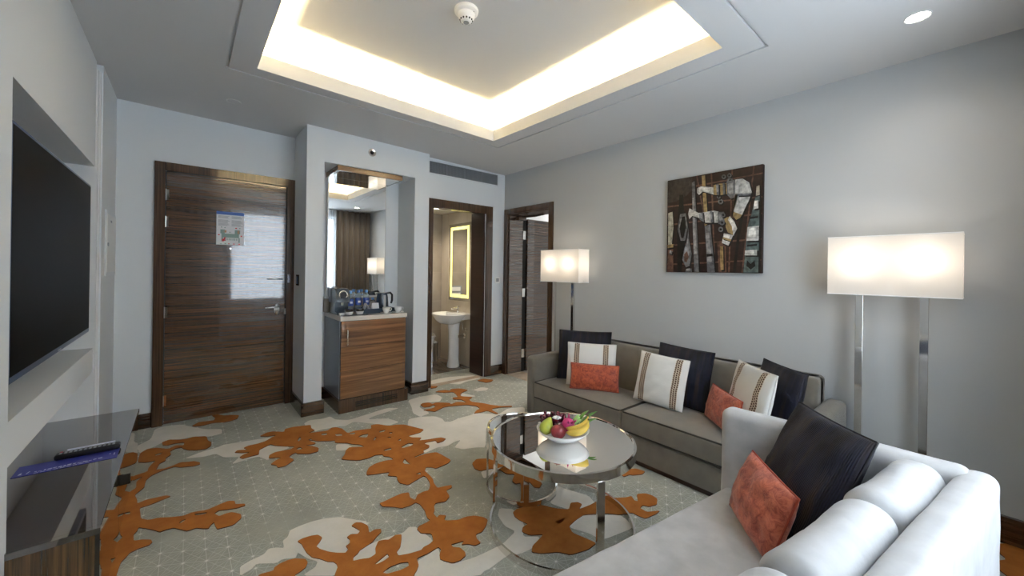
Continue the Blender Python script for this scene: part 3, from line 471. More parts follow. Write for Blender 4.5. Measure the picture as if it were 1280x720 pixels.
# ------------------------------------------------------------------ setting
ZC = 2.53
def dz(x): return .015-.02*(x-1.4)      # the plasterboard ceiling is a little out of level
def tilt(bm):
    for v in bm.verts: v.co.z += dz(v.co.x)
def fill_polys(polys, z0, h, subdiv=1):
    """closed outlines -> flat pile patch (even-odd holes), via a filled 2D curve turned into a mesh"""
    cu = bpy.data.curves.new('outline', 'CURVE'); cu.dimensions = '2D'; cu.fill_mode = 'BOTH'; cu.extrude = h/2
    for P in polys:
        for _ in range(subdiv):
            Q = []
            for i in range(len(P)):
                a, b = P[i], P[(i+1) % len(P)]
                Q.append((a[0]*.87+b[0]*.13, a[1]*.87+b[1]*.13)); Q.append((a[0]*.13+b[0]*.87, a[1]*.13+b[1]*.87))
            P = Q
        s = cu.splines.new('POLY'); s.points.add(len(P)-1)
        for i, p in enumerate(P): s.points[i].co = (p[0], p[1], 0, 1)
        s.use_cyclic_u = True
    o = bpy.data.objects.new('outline', cu); C.objects.link(o)
    dg = bpy.context.evaluated_depsgraph_get(); dg.update()
    me = bpy.data.meshes.new_from_object(o.evaluated_get(dg))
    bpy.data.objects.remove(o); bpy.data.curves.remove(cu)
    me.transform(Matrix.Translation((0, 0, z0+h/2)))
    return me

bm = nb()
def quad(bm, x0, x1, y0, y1, z, mi=0):
    f = bm.faces.new([bm.verts.new(p) for p in ((x0, y0, z), (x1, y0, z), (x1, y1, z), (x0, y1, z))]); f.material_index = mi
box(bm, -.66, 3.34, -.5, 4.32, -.1, 0, 0)
def add_me(bm, me, mi, edge=None):
    n0 = len(bm.faces); bm.from_mesh(me); bm.faces.ensure_lookup_table()
    for f in bm.faces[n0:]:
        f.material_index = mi
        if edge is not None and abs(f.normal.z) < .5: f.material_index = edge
    bpy.data.meshes.remove(me)
for i, P in enumerate(CREAM):
    add_me(bm, fill_polys([P], .0002, .0008+.00005*i), 2)
# pile carved proud of the ground; blossoms in view plus the same motif running on under the sofa and along the window
extra = []
def branch(pts, w):
    L, R = [], []
    for i, (x, y) in enumerate(pts):
        a = pts[max(0, i-1)]; b = pts[min(len(pts)-1, i+1)]
        dx, dy = b[0]-a[0], b[1]-a[1]; l = math.hypot(dx, dy)
        ww = w*(.6+.8*abs(math.sin(i*1.7))); L.append((x-dy/l*ww, y+dx/l*ww)); R.append((x+dy/l*ww, y-dx/l*ww))
    return L+R[::-1]
extra.append(branch([(2.72, -.16), (2.83, -.13), (2.92, -.15), (3.0, -.12), (3.07, -.17)], .06))
extra.append(branch([(2.0, -.25), (2.15, -.2), (2.3, -.24), (2.45, -.19)], .05))
extra.append(branch([(.1, .6), (.2, .75), (.28, .95), (.42, 1.05)], .05))
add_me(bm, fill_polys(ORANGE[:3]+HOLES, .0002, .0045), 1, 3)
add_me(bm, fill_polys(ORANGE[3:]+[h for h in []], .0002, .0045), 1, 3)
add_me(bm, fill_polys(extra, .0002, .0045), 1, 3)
struct('floor', bm, ['carpet', 'carpet_o', 'carpet_c', 'carpet_oe'])

# ceiling with the recessed lit coffer
OX0, OX1, OY0, OY1 = .335, 2.225, .90, 2.96      # opening
GX0, GX1, GY0, GY1 = .18, 2.385, .73, 3.09    # shadow groove (outer edge)
RX0, RX1, RY0, RY1 = -.8, 3.3, -.5, 4.32
bm = nb()
def ring(bm, a, b, z0, z1):
    (x0, x1, y0, y1), (u0, u1, v0, v1) = a, b       # outer a, inner b
    box(bm, x0, x1, y0, v0, z0, z1); box(bm, x0, x1, v1, y1, z0, z1)
    box(bm, x0, u0, v0, v1, z0, z1); box(bm, u1, x1, v0, v1, z0, z1)
g = .016
ring(bm, (RX0, RX1, RY0, RY1), (GX0, GX1, GY0, GY1), ZC, ZC+.05)
ring(bm, (GX0, GX1, GY0, GY1), (GX0+g, GX1-g, GY0+g, GY1-g), ZC+.014, ZC+.05)
ring(bm, (GX0+g, GX1-g, GY0+g, GY1-g), (OX0, OX1, OY0, OY1), ZC, ZC+.03)
lw = .012
ring(bm, (OX0-lw, OX1+lw, OY0-lw, OY1+lw), (OX0, OX1, OY0, OY1), ZC+.03, ZC+.10)
cv = .17
ring(bm, (OX0-cv-.05, OX1+cv+.05, OY0-cv-.05, OY1+cv+.05), (OX0-cv, OX1+cv, OY0-cv, OY1+cv), ZC+.05, ZC+.29)
box(bm, OX0-cv-.05, OX1+cv+.05, OY0-cv-.05, OY1+cv+.05, ZC+.27, ZC+.33)
tilt(bm); struct('ceiling', bm, 'ceiling')
d0 = .064
zl = ZC+.052
bars = [((OX0-d0-.004, OX0-d0+.004, OY0-.05, OY1+.05)), ((OX1+d0-.004, OX1+d0+.004, OY0-.05, OY1+.05)), ((OX0-.05, OX1+.05, OY1+d0-.004, OY1+d0+.004)), ((OX0-.05, OX1+.05, OY0-d0-.004, OY0-d0+.004))]
t = thing('cove_light', 'warm light strip hidden behind the lip of the ceiling coffer', 'light', ((OX0+OX1)/2, (OY0+OY1)/2, ZC+.03))
for q in bars:
    bm = nb(); box(bm, *q, zl-.005, zl+.003); tilt(bm); obj('led_strip', bm, 'led_warm', t)

# left wall: pier, recess for the television, band, console recess
bm = nb()
box(bm, -.9, -.645, -.5, 4.5, 0, 2.6)
box(bm, -.645, -.445, -.5, 2.05, 0, 2.6)
box(bm, -.645, -.445, 2.05, 3.575, 1.918, 2.6)
box(bm, -.645, -.445, 2.05, 3.575, .625, .775)
box(bm, -.645, -.42, 3.625, 4.5, 0, 2.6)
struct('wall_left', bm, 'wall')
bm = nb()
box(bm, -.645, -.436, 3.575, 3.597, 0, 2.53); box(bm, -.645, -.446, 3.597, 3.603, 0, 2.53); box(bm, -.645, -.428, 3.603, 3.625, 0, 2.53)
struct('trim_1', bm, 'white')

# back wall: entry wall, niche block, bathroom wall
bm = nb()
box(bm, -.7, -.135, 4.26, 4.5, 0, 2.6); box(bm, -.135, .742, 4.26, 4.5, 2.075, 2.6); box(bm, .742, .80, 4.26, 4.5, 0, 2.6)
box(bm, -.135, .742, 4.42, 4.5, 0, 2.075)
box(bm, .80, .945, 3.77, 4.5, 0, 2.6); box(bm, 1.822, 1.985, 3.77, 4.5, 0, 2.6)
box(bm, .945, 1.822, 3.77, 4.5, 2.255, 2.6); box(bm, .945, 1.822, 4.18, 4.5, 0, 2.255)
box(bm, 1.985, 2.06, 3.87, 4.10, 0, 2.6); box(bm, 2.06, 2.805, 3.87, 4.10, 2.03, 2.6); box(bm, 2.805, 3.35, 3.87, 4.10, 0, 2.6)
struct('wall_back', bm, 'wall')
# right wall with the bedroom doorway
bm = nb()
box(bm, 3.10, 3.35, -.5, 3.065, 0, 2.6); box(bm, 3.10, 3.35, 3.065, 3.785, 2.005, 2.6); box(bm, 3.10, 3.35, 3.785, 3.87, 0, 2.6)
struct('wall_right', bm, 'wall_r')
# window wall behind the viewer
bm = nb()
WX0, WX1, WZ0, WZ1 = .62, 2.42, .55, 2.36
box(bm, -.9, WX0, -.62, -.42, 0, 2.6); box(bm, WX1, 3.35, -.62, -.42, 0, 2.6); box(bm, WX0, WX1, -.62, -.42, 0, WZ0); box(bm, WX0, WX1, -.62, -.42, WZ1, 2.6)
struct('wall_front', bm, 'wall')
bm = nb()
for x in (WX0, WX0+.88, WX1-.04): box(bm, x, x+.04, -.56, -.50, WZ0, WZ1)
box(bm, WX0+.04, WX1-.04, -.56, -.50, WZ0, WZ0+.04); box(bm, WX0+.04, WX1-.04, -.56, -.50, WZ1-.04, WZ1)
w = struct('window_1', bm, 'lens_grey')
for a, b_ in ((WX0+.04, WX0+.88), (WX0+.92, WX1-.04)):
    bm = nb(); box(bm, a, b_, -.532, -.528, WZ0+.04, WZ1-.04); obj('window_pane', bm, 'pane', w)

# baseboards
bm = nb()
bh = .118
def bb(*q): box(bm, *q, 0, bh, bevel=.003, seg=1)
bb(-.42, -.20, 4.242, 4.26); bb(.78, .80, 3.75, 4.23); bb(.78, .965, 3.75, 3.77); bb(.945, .963, 3.77, 4.18); bb(.963, 1.80, 4.162, 4.18)
bb(1.80, 1.822, 3.77, 4.162); bb(1.80, 2.0, 3.75, 3.77); bb(1.985, 2.0, 3.77, 3.855); bb(2.885, 3.10, 3.853, 3.87)
struct('baseboard_back', bm, 'base_wood')
bm = nb(); box(bm, 3.082, 3.10, -.42, 2.995, 0, .135, bevel=.003, seg=1); struct('baseboard_right', bm, 'base_wood')
bm = nb(); box(bm, -.42, -.402, 3.63, 4.24, 0, bh, bevel=.003, seg=1); struct('baseboard_left', bm, 'base_wood')

# bathroom shell
bm = nb(); box(bm, 1.60, 3.0, 3.95, 5.3, -.1, -.004); struct('floor_bathroom', bm, 'bath_floor')
bm = nb(); box(bm, 2.06, 2.805, 3.86, 3.95, -.05, .004); struct('trim_2', bm, 'threshold')
bm = nb()
box(bm, 2.92, 3.10, 4.10, 5.3, 0, 2.3, 1); box(bm, 1.985, 2.92, 5.12, 5.3, 0, 2.3, 0); box(bm, 1.80, 1.985, 4.5, 5.3, 0, 2.3, 0)
for z in (.42, .84, 1.26, 1.68): box(bm, 1.985, 2.92, 5.1185, 5.1205, z-.002, z+.002, 2)
for y in (4.45, 4.95): box(bm, 2.9185, 2.9205, y-.0015, y+.0015, 0, 2.12, 2)
struct('wall_bathroom', bm, ['tile', 'tile_l', 'stone'])
bm = nb(); box(bm, 1.9, 3.0, 4.10, 5.2, 2.12, 2.2); struct('ceiling_bathroom', bm, 'white')
# bedroom shell
bm = nb(); box(bm, 3.345, 5.6, 1.6, 4.3, -.1, 0); box(bm, 3.10, 3.345, 3.065, 3.785, -.05, .003, 1); struct('floor_bedroom', bm, ['bed_floor', 'threshold'])
bm = nb(); box(bm, 5.5, 5.6, 1.6, 4.3, 0, 2.6); box(bm, 3.35, 5.5, 4.1, 4.3, 0, 2.6); box(bm, 3.35, 5.5, 1.5, 1.6, 0, 2.6); struct('wall_bedroom', bm, 'wall')
bm = nb(); box(bm, 3.30, 5.6, 1.5, 4.3, 2.53, 2.6); struct('ceiling_bedroom', bm, 'white')

# ---- door 1: entry door
bm = nb()
def frame_y(bm, x0, x1, zt, y0, y1, fw, lip=0):      # casing around an opening in a wall facing -y
    prism(bm, [(x0, 0), (x0+fw, 0), (x0+fw, zt-fw), (x1-fw, zt-fw), (x1-fw, 0), (x1, 0), (x1, zt), (x0, zt)], 'y', y0, y1)
frame_y(bm, -.20, .803, 2.142, 4.272, 4.31, .066)
box(bm, -.134, -.128, 4.30, 4.42, 0, 2.075, 0); box(bm, .735, .741, 4.30, 4.42, 0, 2.075, 0)
d1 = struct('door_1', bm, ['frame_wood'], label='glossy dark brown entrance door with a white notice on it', cat='door')
bm = nb(); box(bm, -.127, .730, 4.283, 4.33, .008, 2.068, bevel=.002, seg=1); leaf = obj('door_leaf', bm, 'door_wood', d1)
bm = nb(); box(bm, -.134, -.128, 4.285, 4.31, .01, 2.07); box(bm, .731, .735, 4.285, 4.31, .01, 2.07); box(bm, -.128, .731, 4.285, 4.31, 2.069, 2.0755); obj('door_seal', bm, 'seal', d1)
for z in (.20, .92, 1.66, 1.88):
    bm = nb(); cyl(bm, (-.131, 4.279), .006, z-.045, z+.045, 12); box(bm, -.150, -.112, 4.2805, 4.2835, z-.042, z+.042); obj('hinge', bm, 'chrome', d1, True, 40)
bm = nb()
lathe(bm, (.664, 4.283, .905), [(0, .012), (.020, .012), (.024, .008), (.024, 0), (0, 0)], 24, sx=1, sy=2.2, axis='y')
obj('escutcheon', bm, 'chrome', leaf, True, 40)
bm = nb(); tube(bm, [(.666, 4.283, .93), (.666, 4.25, .93), (.660, 4.235, .93), (.64, 4.23, .93), (.60, 4.23, .928), (.56, 4.232, .926)], [.009, .009, .009, .009, .008, .006], 12); obj('lever_handle', bm, 'chrome', leaf, True)
bm = nb(); tube(bm, [(.70, 4.283, 1.19), (.70, 4.262, 1.19), (.69, 4.258, 1.19), (.60, 4.258, 1.192), (.585, 4.262, 1.192), (.585, 4.283, 1.192)], .007, 10); obj('security_latch', bm, 'chrome', leaf, True)
bm = nb(); box(bm, .742, .768, 4.262, 4.272, 1.155, 1.235, bevel=.003); cyl(bm, (.755, 1.19), .009, 4.25, 4.262, 16, axis='y'); obj('latch_stud', bm, 'chrome', d1)
bm = nb(); box(bm, .722, .748, 4.279, 4.283, .855, .91); obj('strike_plate', bm, 'chrome', d1)
bm = nb(); cyl(bm, (.30, 1.46), .008, 4.277, 4.284, 16, axis='y'); obj('peephole', bm, 'chrome', leaf)

d1.location.y -= .04
# ---- door 2: bathroom doorway (casing, sliding leaf edge in its pocket)
bm = nb()
frame_y(bm, 1.99, 2.905, 2.085, 3.852, 3.872, .095)
box(bm, 2.06, 2.805, 3.873, 4.10, 2.018, 2.03); box(bm, 2.06, 2.072, 3.873, 4.10, .004, 2.018)
d2 = struct('door_2', bm, 'frame_wood', label='dark wood casing of the bathroom doorway left of the thermostat', cat='door')
bm = nb(); box(bm, 2.782, 2.804, 3.873, 4.14, .006, 2.016); obj('door_jamb', bm, 'jamb_red', d2)

# ---- door 3: bedroom door standing open
bm = nb()
prism(bm, [(3.0, 0), (3.065, 0), (3.065, 2.005), (3.785, 2.005), (3.785, 0), (3.85, 0), (3.85, 2.068), (3.0, 2.068)], 'x', 3.082, 3.102)
box(bm, 3.10, 3.33, 3.772, 3.784, .004, 2.004); box(bm, 3.10, 3.36, 3.066, 3.078, .004, 2.004); box(bm, 3.10, 3.36, 3.078, 3.772, 1.992, 2.004)
d3 = struct('door_3', bm, 'frame_wood', label='open dark glossy bedroom door in the corner beside the small lamp', cat='door')
bm = nb(); box(bm, 3.104, 3.325, 3.765, 3.772, .004, 1.99); obj('jamb_lining', bm, 'door_wood', d3)
bm = nb(); box(bm, 3.385, 4.15, 3.735, 3.777, .01, 1.97, bevel=.002, seg=1); lf = obj('door_leaf', bm, 'door_wood', d3)
bm = nb(); box(bm, 3.325, 3.385, 3.765, 3.785, .004, 2.0); obj('door_seal', bm, 'seal', d3)
for z in (.24, 1.02, 1.76):
    bm = nb(); box(bm, 3.325, 3.378, 3.757, 3.7655, z-.055, z+.055, bevel=.002, seg=1); cyl(bm, (3.352, 3.757), .008, z-.055, z+.055, 12); obj('hinge', bm, 'chrome', d3, True, 40)
bm = nb(); box(bm, 3.20, 3.32, 3.70, 3.76, 1.94, 1.985, bevel=.004); tube(bm, [(3.30, 3.72, 1.985), (3.34, 3.55, 1.985), (3.30, 3.35, 1.985)], .008, 8); obj('door_closer', bm, 'frame_wood', d3)

# ---- curtains at the window
def drape(name, x0, x1, y, amp, per, z0, z1, mat, label, group=None):
    bm = nb(); n = int((x1-x0)/per*10); ph = random.random()*6
    cols = []
    for i in range(n+1):
        x = x0+(x1-x0)*i/n; a = 2*PI*(x-x0)/per+ph
        yy = y+amp*math.sin(a)+amp*.35*math.sin(a*.37+1); cols.append([bm.verts.new((x, yy*1.0, z)) for z in (z0, (z0*2+z1)/3, (z0+2*z1)/3, z1)])
    for A, B in zip(cols, cols[1:]):
        for k in range(3): bm.faces.new((A[k], B[k], B[k+1], A[k+1]))
    o = obj(name, bm, mat, None, True); md = o.modifiers.new('thickness', 'SOLIDIFY'); md.thickness = .003
    if mat == 'sheer': o.modifiers.remove(md)
    return tag(o, label, 'curtain', group)
drape('drape', 2.36, 3.06, -.30, .035, .115, .02, 2.50, 'drape', 'taupe drape in the mirror, beside the right wall', 'taupe drapes at the window')
drape('drape', -.40, .62, -.30, .035, .12, .02, 2.50, 'drape', 'taupe drape at the window, beside the television wall', 'taupe drapes at the window')
drape('sheer_curtain', .60, 2.38, -.37, .018, .10, .02, 2.50, 'sheer', 'white sheer curtain hanging across the window')
# ------------------------------------------------------------------ television + console side
t = thing('television', 'large black flat television in the white wall recess', 'television', (-.56, 2.79, .89))
TY0, TY1, TZ0, TZ1, TXF = 2.062, 3.50, .888, 1.787, -.452
bm = nb(); box(bm, TXF-.03, TXF, TY0, TY1, TZ0, TZ1, bevel=.006); obj('bezel', bm, 'bezel', t, True, 35)
bm = nb(); box(bm, TXF-.002, TXF+.0008, TY0+.030, TY1-.012, TZ0+.026, TZ1-.014); obj('screen', bm, 'screen', t)
bm = nb(); box(bm, TXF, TXF+.001, 2.74, 2.80, TZ0+.007, TZ0+.014); obj('logo', bm, 'steel', t)
bm = nb(); box(bm, TXF-.075, TXF-.03, 2.30, 3.25, .96, 1.55, bevel=.02); obj('back_housing', bm, 'black', t)
bm = nb(); box(bm, -.645, TXF-.075, 2.5, 3.05, 1.1, 1.5, bevel=.004); obj('wall_bracket', bm, 'black', t)

t = thing('media_console', 'low glossy dark brown console under the television', 'console', (-.43, 2.8, 0))
CY0, CY1, CZ = 2.032, 3.572, .348
bm = nb(); box(bm, -.643, -.227, CY0+.022, CY1, CZ-.022, CZ, bevel=.0015, seg=1); box(bm, -.4445, -.227, CY0, CY0+.022, CZ-.022, CZ); obj('top', bm, 'cons_top', t)
bm = nb(); box(bm, -.643, -.26, CY0+.022, CY1-.005, .0, CZ-.022); obj('carcass', bm, 'dark_gloss', t)
bm = nb(); box(bm, -.4445, -.24, CY0+.002, CY0+.022, .0, CZ-.022); obj('end_panel', bm, 'cons_wood', t)
for a, b_ in ((CY0+.024, 2.608), (2.612, CY1-.002)):
    bm = nb(); box(bm, -.26, -.232, a, b_, .006, CZ-.025, bevel=.0015, seg=1); dd = obj('door', bm, 'cons_front', t)
bm = nb(); box(bm, -.232, -.192, 2.600, 2.612, .252, .302, bevel=.003); obj('pull_tab', bm, 'dark_gloss', dd)
bm = nb(); box(bm, -.24, -.228, CY0, CY0+.022, .0, CZ-.022); obj('edge_trim', bm, 'cons_front', t)

t = thing('card', 'long blue printed card lying under the black remote control', 'card', (-.42, 2.77, CZ))
def qd(bm, P, z0, z1, mi=0): prism(bm, P, 'z', z0, z1, mi)
bm = nb(); qd(bm, [(-.585, 2.735), (-.252, 2.725), (-.252, 2.85), (-.585, 2.86)], CZ+.0005, CZ+.002); obj('card_sheet', bm, 'blue', t)
bm = nb(); rr = random.Random(3)
x = -.52
while x < -.31:
    w_ = rr.uniform(.004, .016); y = 2.752+rr.uniform(-.002, .004)
    box(bm, x, x+w_, y, y+rr.uniform(.003, .011), CZ+.002, CZ+.0024); x += w_+rr.uniform(.002, .006)
for i in range(9): box(bm, -.52+i*.02, -.507+i*.02, 2.738, 2.741, CZ+.002, CZ+.0024)
obj('lettering', bm, 'print_w', t); bm = nb()
prism(bm, [(-.568, 2.75), (-.556, 2.75), (-.560, 2.758), (-.560, 2.775), (-.566, 2.765)], 'z', CZ+.002, CZ+.0024)
prism(bm, [(-.545, 2.75), (-.541, 2.75), (-.535, 2.775), (-.539, 2.775)], 'z', CZ+.002, CZ+.0024)
obj('emblem', bm, 'print_w', t); bm = nb()
prism(bm, [(-.285, 2.79), (-.279, 2.79), (-.279, 2.80), (-.285, 2.797)], 'z', CZ+.002, CZ+.0024)
prism(bm, [(-.268, 2.77), (-.264, 2.77), (-.264, 2.80), (-.268, 2.80)], 'z', CZ+.002, CZ+.0024)
obj('emblem', bm, 'print_w', t)
t = thing('remote_control', 'black remote control with pale buttons on the console', 'remote control', (-.365, 2.86, CZ+.002))
bm = nb(); cushion(bm, -.478, -.250, 2.835, 2.888, CZ+.002, CZ+.030, r=.012, k=4, m=6); obj('case', bm, 'black', t, True)
rr = random.Random(5)
for i in range(12):
    for j in range(3):
        bm = nb(); x = -.462+i*.0165; y = 2.845+j*.0125
        box(bm, x, x+.010, y, y+.007, CZ+.0295, CZ+.0322, bevel=.001, seg=1)
        obj('button', bm, 'red' if (i == 0 and j == 2) else 'lens_grey', t)
bm = nb(); box(bm, -.44, -.272, 2.879, 2.887, CZ+.022, CZ+.036, bevel=.002); obj('label_strip', bm, 'print_w', t)

# electrical cabinet door on the left wall
t = thing('electrical_panel', 'small white electrical panel set in the left wall', 'electrical panel', (-.42, 3.98, 1.23))
bm = nb(); box(bm, -.42, -.413, 3.76, 4.225, 1.225, 1.675, bevel=.002, seg=1); obj('panel_frame', bm, 'wall', t)
bm = nb(); box(bm, -.414, -.410, 3.785, 4.20, 1.25, 1.65, bevel=.001, seg=1); pd = obj('panel_door', bm, 'white', t)
bm = nb(); cyl(bm, (3.80, 1.44), .012, -.410, -.404, 16, axis='x'); obj('lock', bm, 'lens_grey', pd)
bm = nb(); box(bm, -.410, -.4095, 3.93, 3.99, 1.60, 1.615); obj('panel_label', bm, 'ink', pd)

# notice on the entrance door
t = thing('evacuation_plan', 'white floor plan notice with a blue header on the entrance door', 'notice', (.298, 4.243, 1.64))
nx0, nx1, nz0, nz1 = .199, .397, 1.492, 1.782; Yf = 4.243
bm = nb(); box(bm, nx0, nx1, Yf-.003, Yf-.0005, nz0, nz1); obj('sheet', bm, 'paper', t)
def U(u): return nx0+u*(nx1-nx0)
def Vv(v): return nz1-v*(nz1-nz0)
def ib(bm, u0, u1, v0, v1, mi=0): box(bm, U(u0), U(u1), Yf-.0036, Yf-.003, Vv(v1), Vv(v0), mi)
bm = nb(); ib(bm, 0, 1, 0, .09); obj('header', bm, 'header', t)
bm = nb(); rr = random.Random(1)
for blk, (v0, nl) in enumerate(((.13, 3), (.25, 4), (.36, 3))):
    for l in range(nl):
        for u0, u1 in ((.06, .48), (.54, .96)):
            ib(bm, u0, u1-rr.uniform(0, .1), v0+l*.026, v0+l*.026+.011)
obj('lettering', bm, 'ink', t)
bm = nb()
ib(bm, .18, .82, .66, .78); ib(bm, .14, .30, .54, .66); ib(bm, .66, .86, .54, .66); ib(bm, .18, .24, .78, .90); ib(bm, .80, .85, .78, .92)
for i in range(7): ib(bm, .30+i*.07, .335+i*.07, .80, .86)
for u, v in ((.16, .46), (.28, .47), (.82, .47), (.46, .60), (.14, .96), (.30, .95)): ib(bm, u, u+.05, v, v+.025)
obj('plan_marking', bm, 'green_ink', t)
for q in ((.20, .27, .82, .90), (.265, .34, .76, .88), (.68, .74, .47, .50), (.06, .12, .69, .72), (.88, .93, .70, .74), (.42, .48, .955, .98), (.60, .67, .955, .98), (.80, .86, .955, .98)):
    bm = nb(); ib(bm, *q); obj('red_mark', bm, 'red', t)
for q in ((.22, .36, .56, .63), (.76, .83, .55, .65)):
    bm = nb(); ib(bm, *q); obj('orange_block', bm, 'orange_ink', t)

# switch plate on the niche pier, thermostat, sensor, vent, smoke detector, downlights
t = thing('key_card_switch', 'black switch plate on the side of the white pier by the entrance door', 'switch', (.80, 4.06, 1.19))
bm = nb(); box(bm, .792, .80, 4.005, 4.10, 1.135, 1.235, bevel=.002); obj('plate', bm, 'dark_gloss', t)
bm = nb(); box(bm, .788, .792, 4.03, 4.075, 1.15, 1.22, bevel=.001, seg=1); obj('card_slot', bm, 'bezel', t)
t = thing('thermostat', 'white square thermostat between the bathroom and bedroom doors', 'thermostat', (2.995, 3.87, 1.18))
bm = nb(); box(bm, 2.958, 3.032, 3.858, 3.87, 1.143, 1.217, bevel=.003); obj('plate', bm, 'plastic_w', t, True, 35)
bm = nb(); box(bm, 2.974, 3.016, 3.856, 3.859, 1.158, 1.203); obj('display', bm, 'lens_grey', t)
t = thing('wall_sensor', 'round chrome sensor on the white pier above the mirror niche', 'sensor', (1.368, 3.77, 2.42))
bm = nb(); lathe(bm, (1.368, 3.77, 2.422), [(0, .004), (.018, .006), (.026, .012), (.036, .012), (.038, .004), (.038, 0), (0, 0)], 28, axis='y'); obj('ring', bm, 'chrome', t, True, 40)
bm = nb(); lathe(bm, (1.368, 3.77, 2.422), [(0, .016), (.014, .013), (.019, .006)], 20, axis='y'); obj('lens', bm, 'black', t, True)

t = thing('air_vent', 'long grey air vent above the bathroom doorway', 'vent', (2.48, 3.87, 2.42))
vx0, vx1, vz0, vz1 = 2.005, 2.975, 2.365, 2.492
bm = nb(); box(bm, vx0, vx1, 3.866, 3.8695, vz0, vz1); obj('backing', bm, 'grille_d', t)
bm = nb()
box(bm, vx0-.012, vx1+.012, 3.858, 3.868, vz1, vz1+.012); box(bm, vx0-.012, vx1+.012, 3.858, 3.868, vz0-.012, vz0); box(bm, vx1, vx1+.012, 3.858, 3.868, vz0, vz1); box(bm, vx0-.012, vx0, 3.858, 3.868, vz0, vz1)
obj('vent_frame', bm, 'wall', t)
bm = nb()
n = 70
for i in range(n):
    x = vx0+(vx1-vx0)*(i+.5)/n; box(bm, x-.0028, x+.0028, 3.859, 3.866, vz0, vz1)
for i in range(9):
    z = vz0+(vz1-vz0)*(i+.5)/9; box(bm, vx0, vx1, 3.861, 3.865, z-.0015, z+.0015)
for f in (.25, .5, .75): box(bm, vx0+(vx1-vx0)*f-.006, vx0+(vx1-vx0)*f+.006, 3.858, 3.866, vz0, vz1)
obj('grille', bm, 'grille', t)

sx, sy = 1.237, 1.926; szc = ZC+.27+dz(1.237)
t = thing('smoke_detector', 'round white smoke detector on the coffered ceiling', 'smoke detector', (sx, sy, szc))
bm = nb(); lathe(bm, (sx, sy, szc), [(0, 0), (.068, 0), (.070, -.006), (.068, -.018), (.060, -.024), (.050, -.026), (0, -.026)], 40); obj('base', bm, 'plastic_w', t, True, 40)
bm = nb(); lathe(bm, (sx, sy, szc), [(.050, -.024), (.050, -.034), (.047, -.046), (.043, -.052), (.036, -.058), (.033, -.068), (.024, -.074), (0, -.076)], 40); obj('sensor_head', bm, 'plastic_w', t, True, 40)
for i in range(12):
    a = 2*PI*i/12; bm = nb(); ball(bm, (sx+.0345*math.cos(a), sy+.0345*math.sin(a), szc-.063), .0055, 0, 8, 6); obj('slot', bm, 'black', t)
bm = nb(); ball(bm, (sx+.02, sy-.045, szc-.0245), .004, 0, 8, 6); obj('indicator', bm, 'black', t)
bm = nb(); cyl(bm, (sx, sy), .016, szc-.078, szc-.073, 20); obj('test_button', bm, 'lens_grey', t)

def downlight(x, y, on, label):
    ZC = 2.53+dz(x)
    t = thing('downlight', label, 'ceiling light', (x, y, ZC), 'round downlights in the ceiling')
    bm = nb(); lathe(bm, (x, y, ZC), [(.038, -.001), (.045, -.005), (.048, -.003), (.048, 0), (.038, 0)], 36); obj('trim_ring', bm, 'white', t, True, 40)
    bm = nb(); cyl(bm, (x, y), .0385, ZC-.0025, ZC-.0005, 32); obj('lens', bm, 'down' if on else 'ceiling', t)
downlight(2.622, .191, True, 'round lit downlight in the ceiling above the larger lamp')
downlight(.267, 3.67, False, 'flush white ceiling disc above the entrance door')

# ------------------------------------------------------------------ minibar niche
t = thing('minibar_cabinet', 'brown wood minibar cabinet standing in the white niche', 'cabinet', (1.38, 3.9, 0))
cx0, cx1, cyf = 1.072, 1.690, 3.655
bm = nb(); box(bm, cx0-.018, cx1+.02, 3.632, 4.16, 0, .118, bevel=.002, seg=1); pl = obj('plinth', bm, 'frame_wood', t)
for z in (.040, .058, .076):
    bm = nb(); box(bm, 1.20, 1.60, 3.628, 3.6325, z, z+.008); obj('vent_slat', bm, 'dark_gloss', pl)
bm = nb(); box(bm, cx0, cx1, cyf+.021, 4.175, .118, .822); obj('carcass', bm, 'dark_gloss', t)
bm = nb(); box(bm, cx0+.002, cx1-.002, cyf, cyf+.020, .122, .820, bevel=.0015, seg=1); dr = obj('door', bm, 'cab_wood', t)
for z in (.37, .59):
    bm = nb(); box(bm, cx0+.003, cx1-.003, cyf-.0006, cyf+.001, z-.0015, z+.0015); obj('groove', bm, 'dark_gloss', dr)
bm = nb(); tube(bm, [(1.125, cyf, .60), (1.125, cyf-.022, .61), (1.125, cyf-.022, .74), (1.125, cyf, .75)], .006, 8); obj('handle', bm, 'chrome', dr, True)
bm = nb(); box(bm, cx0-.008, cx1+.006, cyf-.008, 4.178, .824, .864, bevel=.002, seg=1); obj('countertop', bm, 'counter', t)
bm = nb(); box(bm, cx0-.006, cx0, cyf+.022, 4.175, .12, .823); obj('side_panel', bm, 'side_reflect', t)

t = thing('niche_mirror', 'tall mirror with dark wood canopy above the minibar', 'mirror', (1.36, 4.14, .866))
bm = nb(); box(bm, 1.066, 1.650, 4.105, 4.18, 1.015, 2.205); obj('mirror_frame', bm, 'steel', t)
bm = nb(); box(bm, 1.072, 1.644, 4.1035, 4.1052, 1.022, 2.203); obj('mirror_glass', bm, 'mirror', t)
bm = nb(); box(bm, 1.062, 1.692, 3.79, 4.18, 2.206, 2.2535, bevel=.002, seg=1); cn = obj('canopy', bm, 'cab_wood', t)
bm = nb(); box(bm, 1.085, 1.67, 3.81, 4.10, 2.2035, 2.2062); obj('canopy_mirror', bm, 'mirror', cn)
bm = nb(); box(bm, 1.05, 1.70, 4.14, 4.18, .866, 1.013); obj('backsplash', bm, 'stone', t)
bm = nb(); box(bm, 1.05, 1.70, 4.10, 4.18, 1.000, 1.014, bevel=.002); obj('reflection_strip', bm, 'white', t)  # white strip put in for the bright reflection along the mirror's foot

CT = .864
